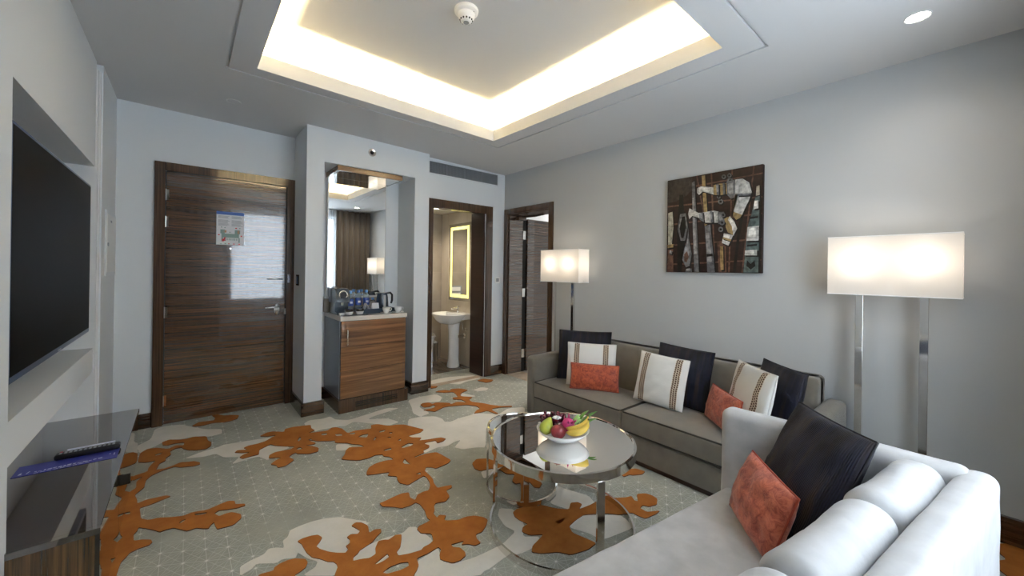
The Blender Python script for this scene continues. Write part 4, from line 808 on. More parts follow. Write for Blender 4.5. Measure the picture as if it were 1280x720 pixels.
# coffee machine
t = thing('coffee_machine', 'black capsule coffee machine on the minibar counter', 'coffee machine', (1.145, 3.90, CT))
mx0, mx1 = 1.082, 1.205
bm = nb()
prof = [(3.80, CT), (4.09, CT), (4.09, CT+.17), (4.06, CT+.235), (3.96, CT+.25), (3.88, CT+.24), (3.845, CT+.20), (3.838, CT+.115), (3.90, CT+.105), (3.90, CT+.022), (3.80, CT+.022)]
prism(bm, prof, 'x', mx0, mx1); bmesh.ops.bevel(bm, geom=bm.edges[:], offset=.006, segments=2, affect='EDGES'); obj('body', bm, 'coffee_body', t, True, 40)
bm = nb(); tube(bm, [((mx0+mx1)/2+.036*math.cos(a), 3.842+.035*0+abs(math.sin(a))*.003, CT+.185+.036*math.sin(a)) for a in [(-50+i*280/24)*PI/180 for i in range(25)]], .005, 8); obj('chrome_ring', bm, 'chrome', t, True)
bm = nb(); cyl(bm, ((mx0+mx1)/2, CT+.185), .026, 3.838, 3.85, 24, axis='y'); obj('capsule_door', bm, 'black', t)
bm = nb(); cyl(bm, ((mx0+mx1)/2, 3.875), .012, CT+.085, CT+.115, 16); obj('spout', bm, 'chrome', t)
bm = nb(); box(bm, mx0+.01, mx1-.01, 3.77, 3.90, CT, CT+.02, bevel=.003); obj('drip_tray', bm, 'steel', t)
bm = nb(); cushion(bm, mx0-.006, mx0+.034, 4.0, 4.095, CT+.10, CT+.245, r=.018, k=3, m=4); obj('water_tank', bm, 'lens_grey', t, True)
# black tray with two drinks
t = thing('serving_tray', 'small flat black tray under the two little glasses', 'tray', (1.20, 3.745, CT))
bm = nb(); box(bm, 1.10, 1.33, 3.70, 3.80-.032, CT, CT+.006, bevel=.002); obj('tray_plate', bm, 'black', t)
for x, lab in ((1.165, 'left'), (1.262, 'right')):
    t = thing('espresso_glass', 'little white-bottomed glass of dark drink, '+('nearer the coffee machine' if lab == 'left' else 'nearer the navy tray'), 'glass', (x, 3.733, CT+.006), 'espresso glasses on the black tray')
    bm = nb(); lathe(bm, (x, 3.733, CT+.006), [(0, 0), (.026, 0), (.031, .012), (.035, .030)], 24); obj('white_base', bm, 'ceramic', t, True)
    bm = nb(); lathe(bm, (x, 3.733, CT+.006), [(.035, .030), (.037, .052), (.034, .053), (0, .051)], 24); obj('dark_upper', bm, 'coffee', t, True)
# navy tray holding bottles, cards, kettle, sugar
t = thing('tray', 'navy rectangular tray holding the kettle and cards', 'tray', (1.45, 3.92, CT))
bm = nb(); tx0, tx1, ty0, ty1 = 1.295, 1.64, 3.79, 4.08
box(bm, tx0, tx1, ty0, ty1, CT, CT+.008); box(bm, tx0, tx1, ty0, ty0+.01, CT+.008, CT+.045); box(bm, tx0, tx1, ty1-.01, ty1, CT+.008, CT+.045); box(bm, tx0, tx0+.01, ty0+.01, ty1-.01, CT+.008, CT+.045); box(bm, tx1-.01, tx1, ty0+.01, ty1-.01, CT+.008, CT+.045)
obj('tray_body', bm, 'tray', t)
def bottle(x, y, z, label, s=1):
    t = thing('water_bottle', label, 'bottle', (x, y, z), 'water bottles on the minibar')
    bm = nb(); lathe(bm, (x, y, z), [(0, 0), (.028*s, 0), (.030*s, .01), (.030*s, .13), (.024*s, .16), (.013*s, .18), (.013*s, .19), (0, .19)], 24); obj('bottle_body', bm, 'bottle', t, True)
    bm = nb(); cyl(bm, (x, y), .016*s, z+.186, z+.212, 20); obj('cap', bm, 'bottle_cap', t)
    bm = nb(); lathe(bm, (x, y, z), [(.0305*s, .06), (.0312*s, .062), (.0312*s, .128), (.0305*s, .13)], 24); obj('label_band', bm, 'bottle_label', t, True)
    bm = nb(); box(bm, x-.012, x+.012, y-.0322, y-.0295, z+.085, z+.105); obj('label_mark', bm, 'print_w', t)
bottle(1.272, 4.045, CT, 'water bottle right behind the coffee machine')
bottle(1.345, 4.03, CT+.008, 'water bottle in the middle of the three on the minibar')
bottle(1.425, 4.03, CT+.008, 'water bottle nearest the kettle')
for x, y, lab in ((1.362, 3.845, 'white folded tent card on the tray, left of the other card'), (1.447, 3.845, 'white folded tent card on the tray beside the kettle')):
    t = thing('tent_card', lab, 'card', (x, y, CT+.008), 'folded cards on the tray')
    bm = nb(); q = x if x < 1.4 else y; z_ = CT+.008
    prism(bm, [(q-.038, z_), (q-.035, z_), (q-.008, z_+.084), (q+.035, z_), (q+.038, z_), (q-.008, z_+.090)], 'y' if x < 1.4 else 'x', (y if x < 1.4 else x)-.033, (y if x < 1.4 else x)+.033)
    obj('card_fold', bm, 'paper', t)
t = thing('sugar_jar', 'small clear jar standing behind the tent cards', 'jar', (1.455, 3.93, CT+.008))
bm = nb(); lathe(bm, (1.455, 3.93, CT+.008), [(0, 0), (.028, 0), (.03, .09), (.022, .11), (.012, .118), (0, .118)], 20); obj('jar_body', bm, 'glass', t, True)
bm = nb(); cyl(bm, (1.455, 3.93), .014, CT+.124, CT+.145, 16); obj('jar_stopper', bm, 'bottle_cap', t)
kx, ky, kz = 1.553, 3.93, CT+.008
t = thing('electric_kettle', 'black and steel electric kettle on the navy tray', 'kettle', (kx, ky, kz))
bm = nb(); lathe(bm, (kx, ky, kz), [(0, 0), (.066, 0), (.066, .018), (.060, .02)], 32); obj('base', bm, 'black', t, True, 40)
bm = nb(); lathe(bm, (kx, ky, kz), [(.062, .02), (.064, .03), (.056, .14), (.050, .175), (.046, .185), (0, .188)], 32); obj('body', bm, 'coffee_body', t, True, 50)
bm = nb(); box(bm, kx-.010, kx+.012, ky-.066, ky-.044, kz+.03, kz+.16); obj('steel_stripe', bm, 'steel', t)
bm = nb(); tube(bm, [(kx+.045, ky, kz+.178), (kx+.085, ky, kz+.182), (kx+.105, ky, kz+.16), (kx+.105, ky, kz+.10), (kx+.095, ky, kz+.07)], [.009, .011, .011, .011, .009], 10); obj('handle', bm, 'black', t, True)
bm = nb(); prism(bm, [(kx-.045, kz+.165), (kx-.075, kz+.18), (kx-.045, kz+.182)], 'y', ky-.016, ky+.016); obj('spout', bm, 'coffee_body', t)
for x, y, lab in ((1.515, 3.726, 'white cup and saucer on the counter in front of the kettle'), (1.637, 3.726, 'white cup and saucer at the right end of the minibar counter')):
    t = thing('cup_and_saucer', lab, 'cup', (x, y, CT), 'white cups at the front of the minibar')
    bm = nb(); lathe(bm, (x, y, CT), [(0, .003), (.03, .003), (.032, 0), (.036, .001), (.058, .010), (.057, .012), (.034, .006), (0, .006)], 32); obj('saucer', bm, 'ceramic', t, True)
    bm = nb(); lathe(bm, (x, y, CT+.006), [(0, 0), (.020, 0), (.022, .004), (.034, .03), (.036, .055), (.034, .055), (.030, .03), (.018, .008), (0, .007)], 32); c_ = obj('cup', bm, 'ceramic', t, True)
    bm = nb(); tube(bm, [(x+.033, y, CT+.052), (x+.050, y, CT+.052), (x+.053, y, CT+.038), (x+.045, y, CT+.025), (x+.030, y, CT+.024)], .004, 8); obj('cup_handle', bm, 'ceramic', c_, True)

# ------------------------------------------------------------------ bathroom
t = thing('pedestal_sink', 'white pedestal washbasin seen through the bathroom doorway', 'sink', (2.72, 4.52, 0))
bx, by = 2.70, 4.52
bm = nb()
prof = [(0, .585), (.10, .585), (.15, .60), (.20, .645), (.235, .70), (.245, .715), (.24, .722), (.225, .718), (.19, .66), (.12, .63), (0, .62)]
lathe(bm, (bx, by, 0), prof, 48, sx=.92, sy=1.06); box(bm, bx+.06, 2.918, by-.20, by+.20, .64, .722, bevel=.015); obj('basin', bm, 'porcelain', t, True, 45)
bm = nb(); lathe(bm, (2.775, by, 0), [(0, 0), (.085, 0), (.088, .02), (.075, .10), (.072, .45), (.085, .62), (0, .62)], 36, sx=1, sy=.95); obj('pedestal', bm, 'porcelain', t, True, 50)
bm = nb(); cyl(bm, (2.84, by), .016, .722, .80, 20); tube(bm, [(2.84, by, .785), (2.79, by, .79), (2.74, by, .775)], [.012, .011, .010], 12); box(bm, 2.825, 2.875, by-.008, by+.008, .80, .812, bevel=.003); obj('faucet', bm, 'chrome', t, True, 40)
bm = nb(); tube(bm, [(2.91, by-.10, .50), (2.86, by-.10, .50), (2.85, by-.09, .60)], .012, 10); cyl(bm, (by-.10, .50), .02, 2.90, 2.92, 16, axis='x'); obj('water_valve', bm, 'chrome', t, True, 40)
bm = nb(); tube(bm, [(2.92, by-.06, .41), (2.80, by-.06, .41)], .018, 12); cyl(bm, (by-.06, .41), .032, 2.905, 2.92, 16, axis='x'); obj('drain_pipe', bm, 'chrome', t, True, 40)
t = thing('vanity_mirror', 'tall lit mirror with yellow light band above the washbasin', 'mirror', (2.92, 4.58, 1.4))
my0, my1, mz0, mz1 = 4.31, 4.87, .875, 1.945
bm = nb(); box(bm, 2.895, 2.92, my0, my1, mz0, mz1); obj('mirror_glass', bm, 'mirror', t)
bm = nb()
i0 = .045; bw = .042
for q in ((my0+i0, my1-i0, mz0+i0, mz0+i0+bw), (my0+i0, my1-i0, mz1-i0-bw, mz1-i0), (my0+i0, my0+i0+bw, mz0+i0+bw, mz1-i0-bw), (my1-i0-bw, my1-i0, mz0+i0+bw, mz1-i0-bw)):
    box(bm, 2.8935, 2.8951, *q)
obj('light_band', bm, 'led_y', t)
t = thing('waste_bin', 'round steel pedal bin on the bathroom floor', 'bin', (2.70, 5.0, 0))
bm = nb(); lathe(bm, (2.70, 5.0, 0), [(0, 0), (.085, 0), (.085, .02), (.083, .02), (.083, .25), (0, .25)], 32); obj('bin_body', bm, 'steel', t, True, 40)
bm = nb(); lathe(bm, (2.70, 5.0, .25), [(.087, 0), (.087, .012), (.06, .03), (0, .034)], 32); obj('lid', bm, 'lens_grey', t, True, 40)
bm = nb(); box(bm, 2.78, 2.80, 4.985, 5.015, .05, .26, bevel=.003); obj('hinge_bracket', bm, 'black', t)
t = thing('toilet', 'white toilet at the left edge of the bathroom doorway', 'toilet', (2.36, 4.85, 0))
bm = nb(); lathe(bm, (2.42, 4.80, 0), [(0, .14), (.10, .14), (.15, .24), (.185, .36), (.19, .40), (0, .40)], 36, sx=1, sy=1.25); box(bm, 2.26, 2.58, 4.95, 5.12, .15, .40, bevel=.03); obj('bowl', bm, 'porcelain', t, True, 45)
bm = nb(); lathe(bm, (2.42, 4.80, .40), [(0, 0), (.195, 0), (.20, .01), (.19, .03), (0, .036)], 36, sx=1, sy=1.27); obj('lid', bm, 'porcelain', t, True, 45)
t = thing('flush_plate', 'grey flush plate on the bathroom back wall', 'flush plate', (2.60, 5.12, .95))
bm = nb(); box(bm, 2.52, 2.72, 5.108, 5.118, .86, 1.06, bevel=.004); obj('plate', bm, 'lens_grey', t)
for z in (.89, .98):
    bm = nb(); box(bm, 2.545, 2.695, 5.104, 5.109, z, z+.06, bevel=.002, seg=1); obj('flush_button', bm, 'plastic_w', t)
t = thing('bathroom_downlight', 'small lit spot in the bathroom ceiling', 'ceiling light', (2.55, 4.6, 2.12))
bm = nb(); cyl(bm, (2.55, 4.6), .045, 2.112, 2.1195, 28); obj('lens', bm, 'down', t)
bm = nb(); lathe(bm, (2.55, 4.6, 2.12), [(.046, 0), (.046, -.010), (.058, -.006), (.058, 0)], 28); obj('trim_ring', bm, 'chrome', t, True, 40)
# ------------------------------------------------------------------ grey sofa along the right wall
t = thing('sofa', 'long grey-brown fabric sofa against the right wall', 'sofa', (2.69, 1.53, 0))
SX0, SX1, SY0, SY1 = 2.33, 3.05, .492, 2.57
bm = nb(); box(bm, SX0+.03, SX1-.02, SY0+.03, SY1-.03, 0, .036); obj('plinth', bm, 'wood_foot', t)
bm = nb(); box(bm, SX0+.008, SX1, SY0+.10, SY1-.10, .034, .200, bevel=.008); obj('base', bm, 'taupe', t, True, 40)
for a, b_ in ((SY1-.103, SY1), (SY0, SY0+.103)):
    bm = nb(); cushion(bm, SX0, SX1, a, b_, .034, .55, r=.034, k=5, m=10, bulge=.006); obj('arm', bm, 'taupe', t, True)
bm = nb()
cushion(bm, 0, .26, SY0+.104, SY1-.104, .19, .685, r=.03, k=5, m=14)
for v in bm.verts:      # raked back
    v.co.x += 2.775+(.09*(v.co.z-.19)/.49 if v.co.x < .13 else .012)
obj('back', bm, 'taupe', t, True)
mid = (SY0+SY1)/2+.05
for a, b_ in ((mid+.003, SY1-.105), (SY0+.105, mid-.003)):
    bm = nb(); cushion(bm, SX0-.006, 2.80, a, b_, .207, .338, r=.016, bulge=.024, k=4, m=14, wob=.0025, seed=a); sc_ = obj('seat_cushion', bm, 'taupe', t, True)
    bm = nb()
    xa, ya, yb = SX0-.001, a+.006, b_-.006
    tube(bm, [(2.78, yb, .336), (xa+.01, yb, .336), (xa, yb-.01, .336), (xa, ya+.01, .336), (xa+.01, ya, .336), (2.78, ya, .336)], .0055, 8)
    tube(bm, [(2.78, yb, .210), (xa+.01, yb, .210), (xa, yb-.01, .210), (xa, ya+.01, .210), (xa+.01, ya, .210), (2.78, ya, .210)], .0055, 8)
    obj('piping', bm, 'taupe_pipe', sc_, True)

# ------------------------------------------------------------------ pale sofa in front (slightly askew)
LX0, LX1 = .45, 1.85
SH = (.14, 1.75)
t = thing('sofa', 'pale grey velvet sofa in front, with rounded back cushions', 'sofa', (1.2, .35, 0))
bm = nb(); box(bm, LX0+.04, LX1-.04, .02, .62, 0, .05)
for v in bm.verts: v.co.y -= SH[0]*(v.co.x-SH[1])
obj('plinth', bm, 'wood_foot', t)
bm = nb(); cushion(bm, LX0, 1.76, .02, .655, .045, .25, r=.02, k=4, m=8, shear=SH); obj('base', bm, 'light_fab', t, True)
bm = nb(); cushion(bm, LX0, 1.748, .03, .668, .25, .415, r=.022, bulge=.006, k=5, m=16, wob=.003, seed=2, shear=SH); obj('seat_cushion', bm, 'light_fab', t, True)
bm = nb(); cushion(bm, LX0, LX1, -.042, .046, .045, .722, r=.036, k=6, m=16, wob=.005, seed=4, shear=SH); obj('back', bm, 'light_fab', t, True)
bm = nb(); cushion(bm, 1.752, 1.852, .0, .70, .045, .728, r=.034, k=6, m=14, wob=.004, seed=6); obj('arm', bm, 'light_fab', t, True)
for i, (a, b_) in enumerate(((1.336, 1.745), (.90, 1.333), (.46, .897))):
    bm = nb(); kx_ = 1.6
    cushion(bm, a*kx_, b_*kx_, .048, .172, .40, .742, r=.061, bulge=.006, bulge_y=.006, k=8, m=16, wob=.0)
    for v in bm.verts:
        v.co.x /= kx_; p = v.co.copy()
        f = math.sin(PI*min(1, max(0, (p.x-a)/(b_-a))))
        v.co += Vector((0, 1, 1))*noise.noise(Vector((p.x*7+i*9, p.y*10, p.z*10)))*.008+Vector((0, 0, .5))*noise.noise(Vector((p.x*22+i*5, p.y*6, p.z*6)))*.006
        v.co.y -= SH[0]*(v.co.x-SH[1])
    obj('back_cushion', bm, 'light_fab', t, True)

# ------------------------------------------------------------------ pillows
def pillow(label, bL, bR, h, lean, T, mat, pipe, seed, group=None, roll=0):
    bL, bR = Vector(bL), Vector(bR); u = (bR-bL); w = u.length; u.normalize()
    z = Vector((0, 0, 1)); n = u.cross(z); a = math.radians(lean)
    up = (z*math.cos(a)-n*math.sin(a)).normalized(); nn = u.cross(up)
    mt = Matrix((( u.x, -nn.x, up.x), (u.y, -nn.y, up.y), (u.z, -nn.z, up.z))).to_4x4()
    mt = Matrix.Translation((bL+bR)/2) @ mt @ Matrix.Rotation(math.radians(roll), 4, 'Y')
    o = bpy.data.objects.new('throw_pillow', None); C.objects.link(o); o.matrix_world = mt; o.empty_display_size = .1
    tag(o, label, 'pillow', {'p_navy': 'navy ribbed pillows', 'p_white': 'white banded pillows'}.get(mat, 'small rust and coral pillows'))
    N = 26; bm = nb(); G = {}
    def pt(s, q, side):
        x = w/2*s*(1-.03*(1-q*q)); zz = h/2*q*(1-.03*(1-s*s))+h/2
        e = max(0, (1-s*s)*(1-q*q)); y = T*.58*(e**.40)*side
        nz = noise.noise(Vector((s*2.2+seed, q*2.2, side*3)))*.010+noise.noise(Vector((s*5+seed, q*5, side*7)))*.004
        y += nz*min(1, e*3)
        return Vector((x, y, zz))
    def sp(i): return math.sin((i/N*2-1)*PI/2)*.75+(i/N*2-1)*.25
    for side in (-1, 1):
        for i in range(N+1):
            for j in range(N+1):
                edge = i in (0, N) or j in (0, N)
                key = (i, j, 0 if edge else side)
                if key not in G: G[key] = bm.verts.new(pt(sp(i), sp(j), side))
        for i in range(N):
            for j in range(N):
                ks = [(i, j), (i+1, j), (i+1, j+1), (i, j+1)]
                vs = [G[(p, q, 0 if (p in (0, N) or q in (0, N)) else side)] for p, q in ks]
                bm.faces.new(vs if side < 0 else vs[::-1])
    me = bpy.data.meshes.new('cover'); bmesh.ops.recalc_face_normals(bm, faces=bm.faces[:])
    # keep the pattern centred: local x/z from the pillow middle
    bm.to_mesh(me); bm.free()
    for f in me.polygons: f.use_smooth = True
    c = bpy.data.objects.new('cover', me); C.objects.link(c); c.parent = o; mats(c, mat)
    path = [pt(sp(i), -1, 0) for i in range(N)]+[pt(1, sp(j), 0) for j in range(N)]+[pt(sp(i), 1, 0) for i in range(N, 0, -1)]+[pt(-1, sp(j), 0) for j in range(N, 0, -1)]
    bm = nb(); tube(bm, path, .0036, 8, closed=True)
    me = bpy.data.meshes.new('piping'); bmesh.ops.recalc_face_normals(bm, faces=bm.faces[:]); bm.to_mesh(me); bm.free()
    for f in me.polygons: f.use_smooth = True
    p = bpy.data.objects.new('piping', me); C.objects.link(p); p.parent = o; mats(p, pipe)
    return o
GZ = .362
pillow('navy ribbed pillow at the left end of the grey sofa, rearmost of three', (2.52, 2.37, GZ), (2.77, 1.99, GZ), .425, 15, .085, 'p_navy', 'navy_pipe', 1)
pillow('white pillow with brown dotted bands standing behind a rust pillow at the left sofa end', (2.452, 2.20, GZ), (2.665, 1.865, GZ), .345, 12, .08, 'p_white', 'white_pipe', 2)
pillow('small rust velvet pillow at the left end of the grey sofa', (2.39, 2.105, GZ), (2.595, 1.785, GZ), .20, 12, .07, 'p_orange', 'orange_pipe', 3)
pillow('navy ribbed pillow at the middle of the grey sofa, behind the white one', (2.685, 1.56, GZ), (2.715, 1.17, GZ), .41, 13, .085, 'p_navy', 'navy_pipe', 4, roll=3)
pillow('white pillow with brown dotted bands at the middle of the grey sofa', (2.555, 1.63, GZ), (2.585, 1.275, GZ), .352, 14, .085, 'p_white', 'white_pipe', 5, roll=3)
pillow('navy ribbed pillow in the right corner of the grey sofa', (2.75, .92, GZ), (2.49, .632, GZ), .415, 12, .085, 'p_navy', 'navy_pipe', 6)
pillow('white pillow with brown dotted bands near the right arm of the grey sofa', (2.66, 1.03, GZ), (2.385, .74, GZ), .40, 12, .085, 'p_white', 'white_pipe', 7)
pillow('small coral velvet pillow near the right arm of the grey sofa', (2.655, 1.155, GZ), (2.40, .885, GZ), .215, 14, .07, 'p_orange_l', 'orange_pipe', 8)
LZ = .422
pillow('large navy ribbed pillow on the pale sofa in front', (1.682, .556, LZ), (1.425, .307, LZ), .43, 24, .10, 'p_navy', 'navy_pipe', 9)
pillow('coral velvet pillow on the pale sofa, leaning on a navy pillow', (1.600, .597, LZ), (1.355, .393, LZ), .225, 20, .085, 'p_orange_l', 'orange_pipe', 10)

# ------------------------------------------------------------------ coffee table and nested side table
def ring_table(name, label, c, r, zt, legs, rim, lw, ringh, arc=(0, 360)):
    t = thing(name, label, 'table', (c[0], c[1], 0))
    bm = nb(); lathe(bm, (c[0], c[1], 0), [(0, zt-.004), (r-.012, zt-.004), (r-.012, zt-.010), (0, zt-.010)], 96); obj('mirror_top', bm, 'table_mirror', t, True, 30)
    bm = nb(); lathe(bm, (c[0], c[1], 0), [(r-.012, zt-.008), (r-.012, zt), (r-.010, zt+.001), (r, zt-.001), (r, zt-rim), (r-.012, zt-rim), (r-.012, zt-.012)], 96); obj('rim', bm, 'chrome', t, True, 30)
    bm = nb(); a0, a1 = arc; n = 96; R_ = []
    for i in range(n+1):
        q = math.radians(a0+(a1-a0)*i/n); R_.append([bm.verts.new((c[0]+rr_*math.cos(q), c[1]+rr_*math.sin(q), z)) for rr_, z in ((r, .002), (r, ringh), (r-.010, ringh), (r-.010, .002))])
    for A, B in zip(R_, R_[1:]):
        for k in range(4): bm.faces.new((A[k], B[k], B[(k+1) % 4], A[(k+1) % 4]))
    if a1-a0 < 359: bm.faces.new(R_[0]); bm.faces.new(R_[-1][::-1])
    else: bmesh.ops.remove_doubles(bm, verts=bm.verts[:], dist=1e-5)
    obj('base_ring', bm, 'chrome', t, True, 30)
    for a in legs:
        bm = nb(); q = math.radians(a); d = Vector((math.cos(q), math.sin(q), 0)); s_ = Vector((-d.y, d.x, 0)); o = Vector((c[0], c[1], 0))
        pts = [o+d*(r-.010)+s_*lw/2, o+d*(r+.001)+s_*lw/2, o+d*(r+.001)-s_*lw/2, o+d*(r-.010)-s_*lw/2]
        prism(bm, [(p.x, p.y) for p in pts], 'z', .004, zt-rim+.001); obj('leg', bm, 'chrome', t)
ring_table('coffee_table', 'large round mirror-topped coffee table carrying the fruit bowl', (1.497, 1.367), .367, .446, (22, 122, 250), .042, .036, .034, (120, 384))
ring_table('side_table', 'smaller round chrome table tucked under the mirror-topped coffee table', (1.568, 1.752), .213, .372, (145, 235, 325, 55), .022, .030, .030)

# ------------------------------------------------------------------ fruit bowl and fruit
bx, by, bz = 1.484, 1.350, .443
t = thing('fruit_bowl', 'shallow white bowl of fruit on the round coffee table', 'bowl', (bx, by, bz))
bm = nb(); lathe(bm, (bx, by, bz), [(0, .002), (.045, 0), (.05, .002), (.085, .016), (.118, .040), (.134, .058), (.131, .060), (.112, .044), (.08, .022), (.045, .010), (0, .008)], 56); obj('bowl_body', bm, 'ceramic', t, True)
cx = Vector((.767, -.641, 0)); cy = Vector((.641, .767, 0))      # across the view / away from the viewer
def at(a, b_, z): return Vector((bx, by, bz))+cx*a+cy*b_+Vector((0, 0, z))
rotv = Matrix.Rotation(-.697, 3, 'Z')
t = thing('mango', 'dark red mango in the middle of the fruit bowl', 'fruit', at(-.025, -.045, .015))
bm = nb(); ball(bm, at(-.030, -.054, .062), .037, 0, 24, 16, (1, .88, .95), rotv); obj('flesh', bm, 'mango', t, True)
bm = nb(); tube(bm, [at(-.034, -.054, .096), at(-.036, -.052, .102)], .003, 8); obj('stem', bm, 'stem', t)
t = thing('pear', 'green pear at the left side of the fruit bowl', 'fruit', at(-.075, -.015, .02))
bm = nb(); lathe(bm, (0, 0, 0), [(0, -.030), (.018, -.028), (.032, -.012), (.034, .004), (.028, .024), (.018, .042), (.012, .056), (.007, .062), (0, .063)], 24)
mr = Matrix.Rotation(math.radians(55), 4, Vector((-.3, .9, 0)).normalized()); bmesh.ops.transform(bm, matrix=Matrix.Translation(at(-.088, -.018, .066)) @ mr, verts=bm.verts[:]); obj('flesh', bm, 'pear', t, True)
t = thing('dragon_fruit', 'bright pink dragon fruit at the right of the mango', 'fruit', at(.03, -.01, .02))
bm = nb(); ball(bm, at(.026, -.002, .072), .035, 0, 24, 16, (.95, .9, 1.12), rotv); obj('flesh', bm, 'dragon', t, True)
bm = nb(); rr = random.Random(4)
for i in range(13):
    a = rr.uniform(0, 6.28); zz = rr.uniform(-.02, .035); d = cx*math.cos(a)+cy*math.sin(a)
    p = at(.026, -.002, .072+zz)+d*.030
    tube(bm, [p, p+d*.010+Vector((0, 0, .008)), p+d*.014+Vector((0, 0, .020))], [.006, .004, .0006], 6)
obj('scales', bm, 'dragon', t, True)
for k, (da, dz) in enumerate(((.030, .030), (.036, .018), (.040, .004))):
    bm = nb(); p = at(.052, .006, .075+dz*.3); q = at(.052+da*1.05, .010, .095+dz*1.05)
    tube(bm, [p, p.lerp(q, .35), p.lerp(q, .75), q], [.007, .010, .008, .001], 8); obj('tip', bm, 'dragon_green', t, True)
for k, (da, lab) in enumerate(((0, 'yellow banana curving along the front right of the bowl'), (.018, 'second banana tucked behind the front banana in the bowl'))):
    t = thing('banana', lab, 'fruit', at(.06, -.04+da*2, .03), 'bananas in the bowl')
    bm = nb(); path = []
    for i in range(13):
        a = i/12; ang = -2.25+a*2.0
        path.append(at(.045+.072*math.cos(ang)+da*.3+.008, -.010+.078*math.sin(ang)+da*2.0, .066+.042*a**2+da*.35))
    rad = [.004, .010, .0135, .015, .016, .0165, .0165, .016, .0155, .0145, .012, .006, .004]
    tube(bm, path, rad, 10); obj('peel', bm, 'banana', t, True)
    bm = nb(); tube(bm, [path[-1], path[-1]+(path[-1]-path[-2]).normalized()*.012], .004, 8); obj('stem', bm, 'stem', t)
t = thing('grape_bunch', 'bunch of dark red grapes at the back left of the fruit bowl', 'fruit', at(-.06, .06, .03))
bm = nb(); rr = random.Random(9)
for i in range(90):
    a = rr.uniform(-.105, .02); b_ = rr.uniform(.030 if a < -.02 else .055, .088); z = .062+rr.uniform(0, .062)*(1-abs(a+.045)/.14)
    ball(bm, at(a, b_, z), .0105, 0, 12, 8)
obj('grapes', bm, 'grape', t, True)
bm = nb(); tube(bm, [at(-.05, .05, .075), at(-.052, .055, .105), at(-.058, .06, .118)], .0025, 6); obj('stem', bm, 'stem', t)
t = thing('flower', 'white flower lying on the fruit between grapes and dragon fruit', 'flower', at(-.03, .0, .09))
bm = nb(); rr = random.Random(2)
for i in range(9):
    a = 2*PI*i/9+rr.uniform(-.2, .2); d = cx*math.cos(a)+cy*math.sin(a)*.8; p = at(-.032, .008, .100)
    L = rr.uniform(.018, .028)
    tube(bm, [p, p+d*L*.5+Vector((0, 0, .010)), p+d*L+Vector((0, 0, .006))], [.003, .0075, .001], 6)
obj('petals', bm, 'petal', t, True)
bm = nb(); ball(bm, at(-.032, .008, .106), .006, 0, 10, 8); obj('flower_centre', bm, 'banana', t, True)
def blade(p, q, w_, name, label):
    t = thing('leaf', label, 'leaf', p, 'green leaves in the fruit bowl')
    bm = nb(); d = (q-p); s_ = d.cross(Vector((0, 0, 1))).normalized(); L, R, Mi = [], [], []
    for i in range(9):
        f = i/8; c_ = p+d*f+Vector((0, 0, .012*math.sin(PI*f))); ww = w_*math.sin(PI*min(1, .25+.75*f))**.8 if f < 1 else .0002
        L.append(bm.verts.new(c_+s_*ww+Vector((0, 0, ww*.35)))); R.append(bm.verts.new(c_-s_*ww+Vector((0, 0, ww*.35)))); Mi.append(bm.verts.new(c_))
    for i in range(8):
        bm.faces.new((L[i], L[i+1], Mi[i+1], Mi[i])); bm.faces.new((Mi[i], Mi[i+1], R[i+1], R[i]))
    o = obj('blade', bm, 'leaf_green', t, True); md = o.modifiers.new('thickness', 'SOLIDIFY'); md.thickness = .0012
blade(at(.085, .015, .060), at(.190, .060, .125), .013, 'leaf', 'longest pointed green leaf reaching right out of the fruit bowl')
blade(at(.100, .000, .058), at(.178, .028, .096), .012, 'leaf', 'shorter green leaf below the longest leaf, right of the bananas')
blade(at(.080, .045, .060), at(.150, .090, .118), .012, 'leaf', 'green leaf at the back right edge of the fruit bowl')

# ------------------------------------------------------------------ floor lamps
def lamp(loc, label, group=None):
    x, y = 0, 0
    t = thing('floor_lamp', label, 'lamp', loc)
    O = Vector(loc)
    def B(*q): bm = nb(); box(bm, O.x+q[0], O.x+q[1], O.y+q[2], O.y+q[3], q[4], q[5], bevel=q[6] if len(q) > 6 else 0); return bm
    obj('base', B(-.062, .062, -.148, .148, 0, .022, .003), 'chrome', t, True, 35)
    for s in (-1, 1):
        obj('pole', B(-.013, .013, s*.1285-.0165, s*.1285+.0165, .02, 1.215, .001), 'chrome', t)
    D, Wd, z0, z1 = .078, .261, 1.195, 1.520
    bm = nb()
    v = [(-D, -Wd), (D, -Wd), (D, Wd), (-D, Wd)]
    lo = [bm.verts.new((O.x+a, O.y+b_, z0)) for a, b_ in v]; hi = [bm.verts.new((O.x+a, O.y+b_, z1)) for a, b_ in v]
    for i in range(4): bm.faces.new((lo[i], lo[(i+1) % 4], hi[(i+1) % 4], hi[i]))
    sh = obj('lamp_shade', bm, 'shade', t)
    for z in (z0, z1):
        pts = [(O.x+a, O.y+b_, z) for a, b_ in v]
        bm = nb(); tube(bm, pts, .0035, 6, closed=True); obj('shade_rim', bm, 'plastic_w', sh)
    obj('crossbar', B(-.008, .008, -Wd, Wd, 1.205, 1.213), 'steel', t)
    for s in (-1, 1):
        bm = nb(); ball(bm, O+Vector((0, s*.1285, 1.375)), .030, 0, 16, 12, (1, 1, 1.15)); bl = obj('bulb', bm, 'bulb', t, True)
        bm = nb(); cyl(bm, (O.x, O.y+s*.1285), .016, 1.21, 1.345, 16); obj('bulb_socket', bm, 'plastic_w', bl)
    return t
L1 = lamp((2.975, .305, 0), 'white box floor lamp on two chrome poles behind the pale sofa', 'box-shaded floor lamps')
dup(L1, (2.975, 2.725, 0), 'white box floor lamp beside the bedroom door, left end of the grey sofa')

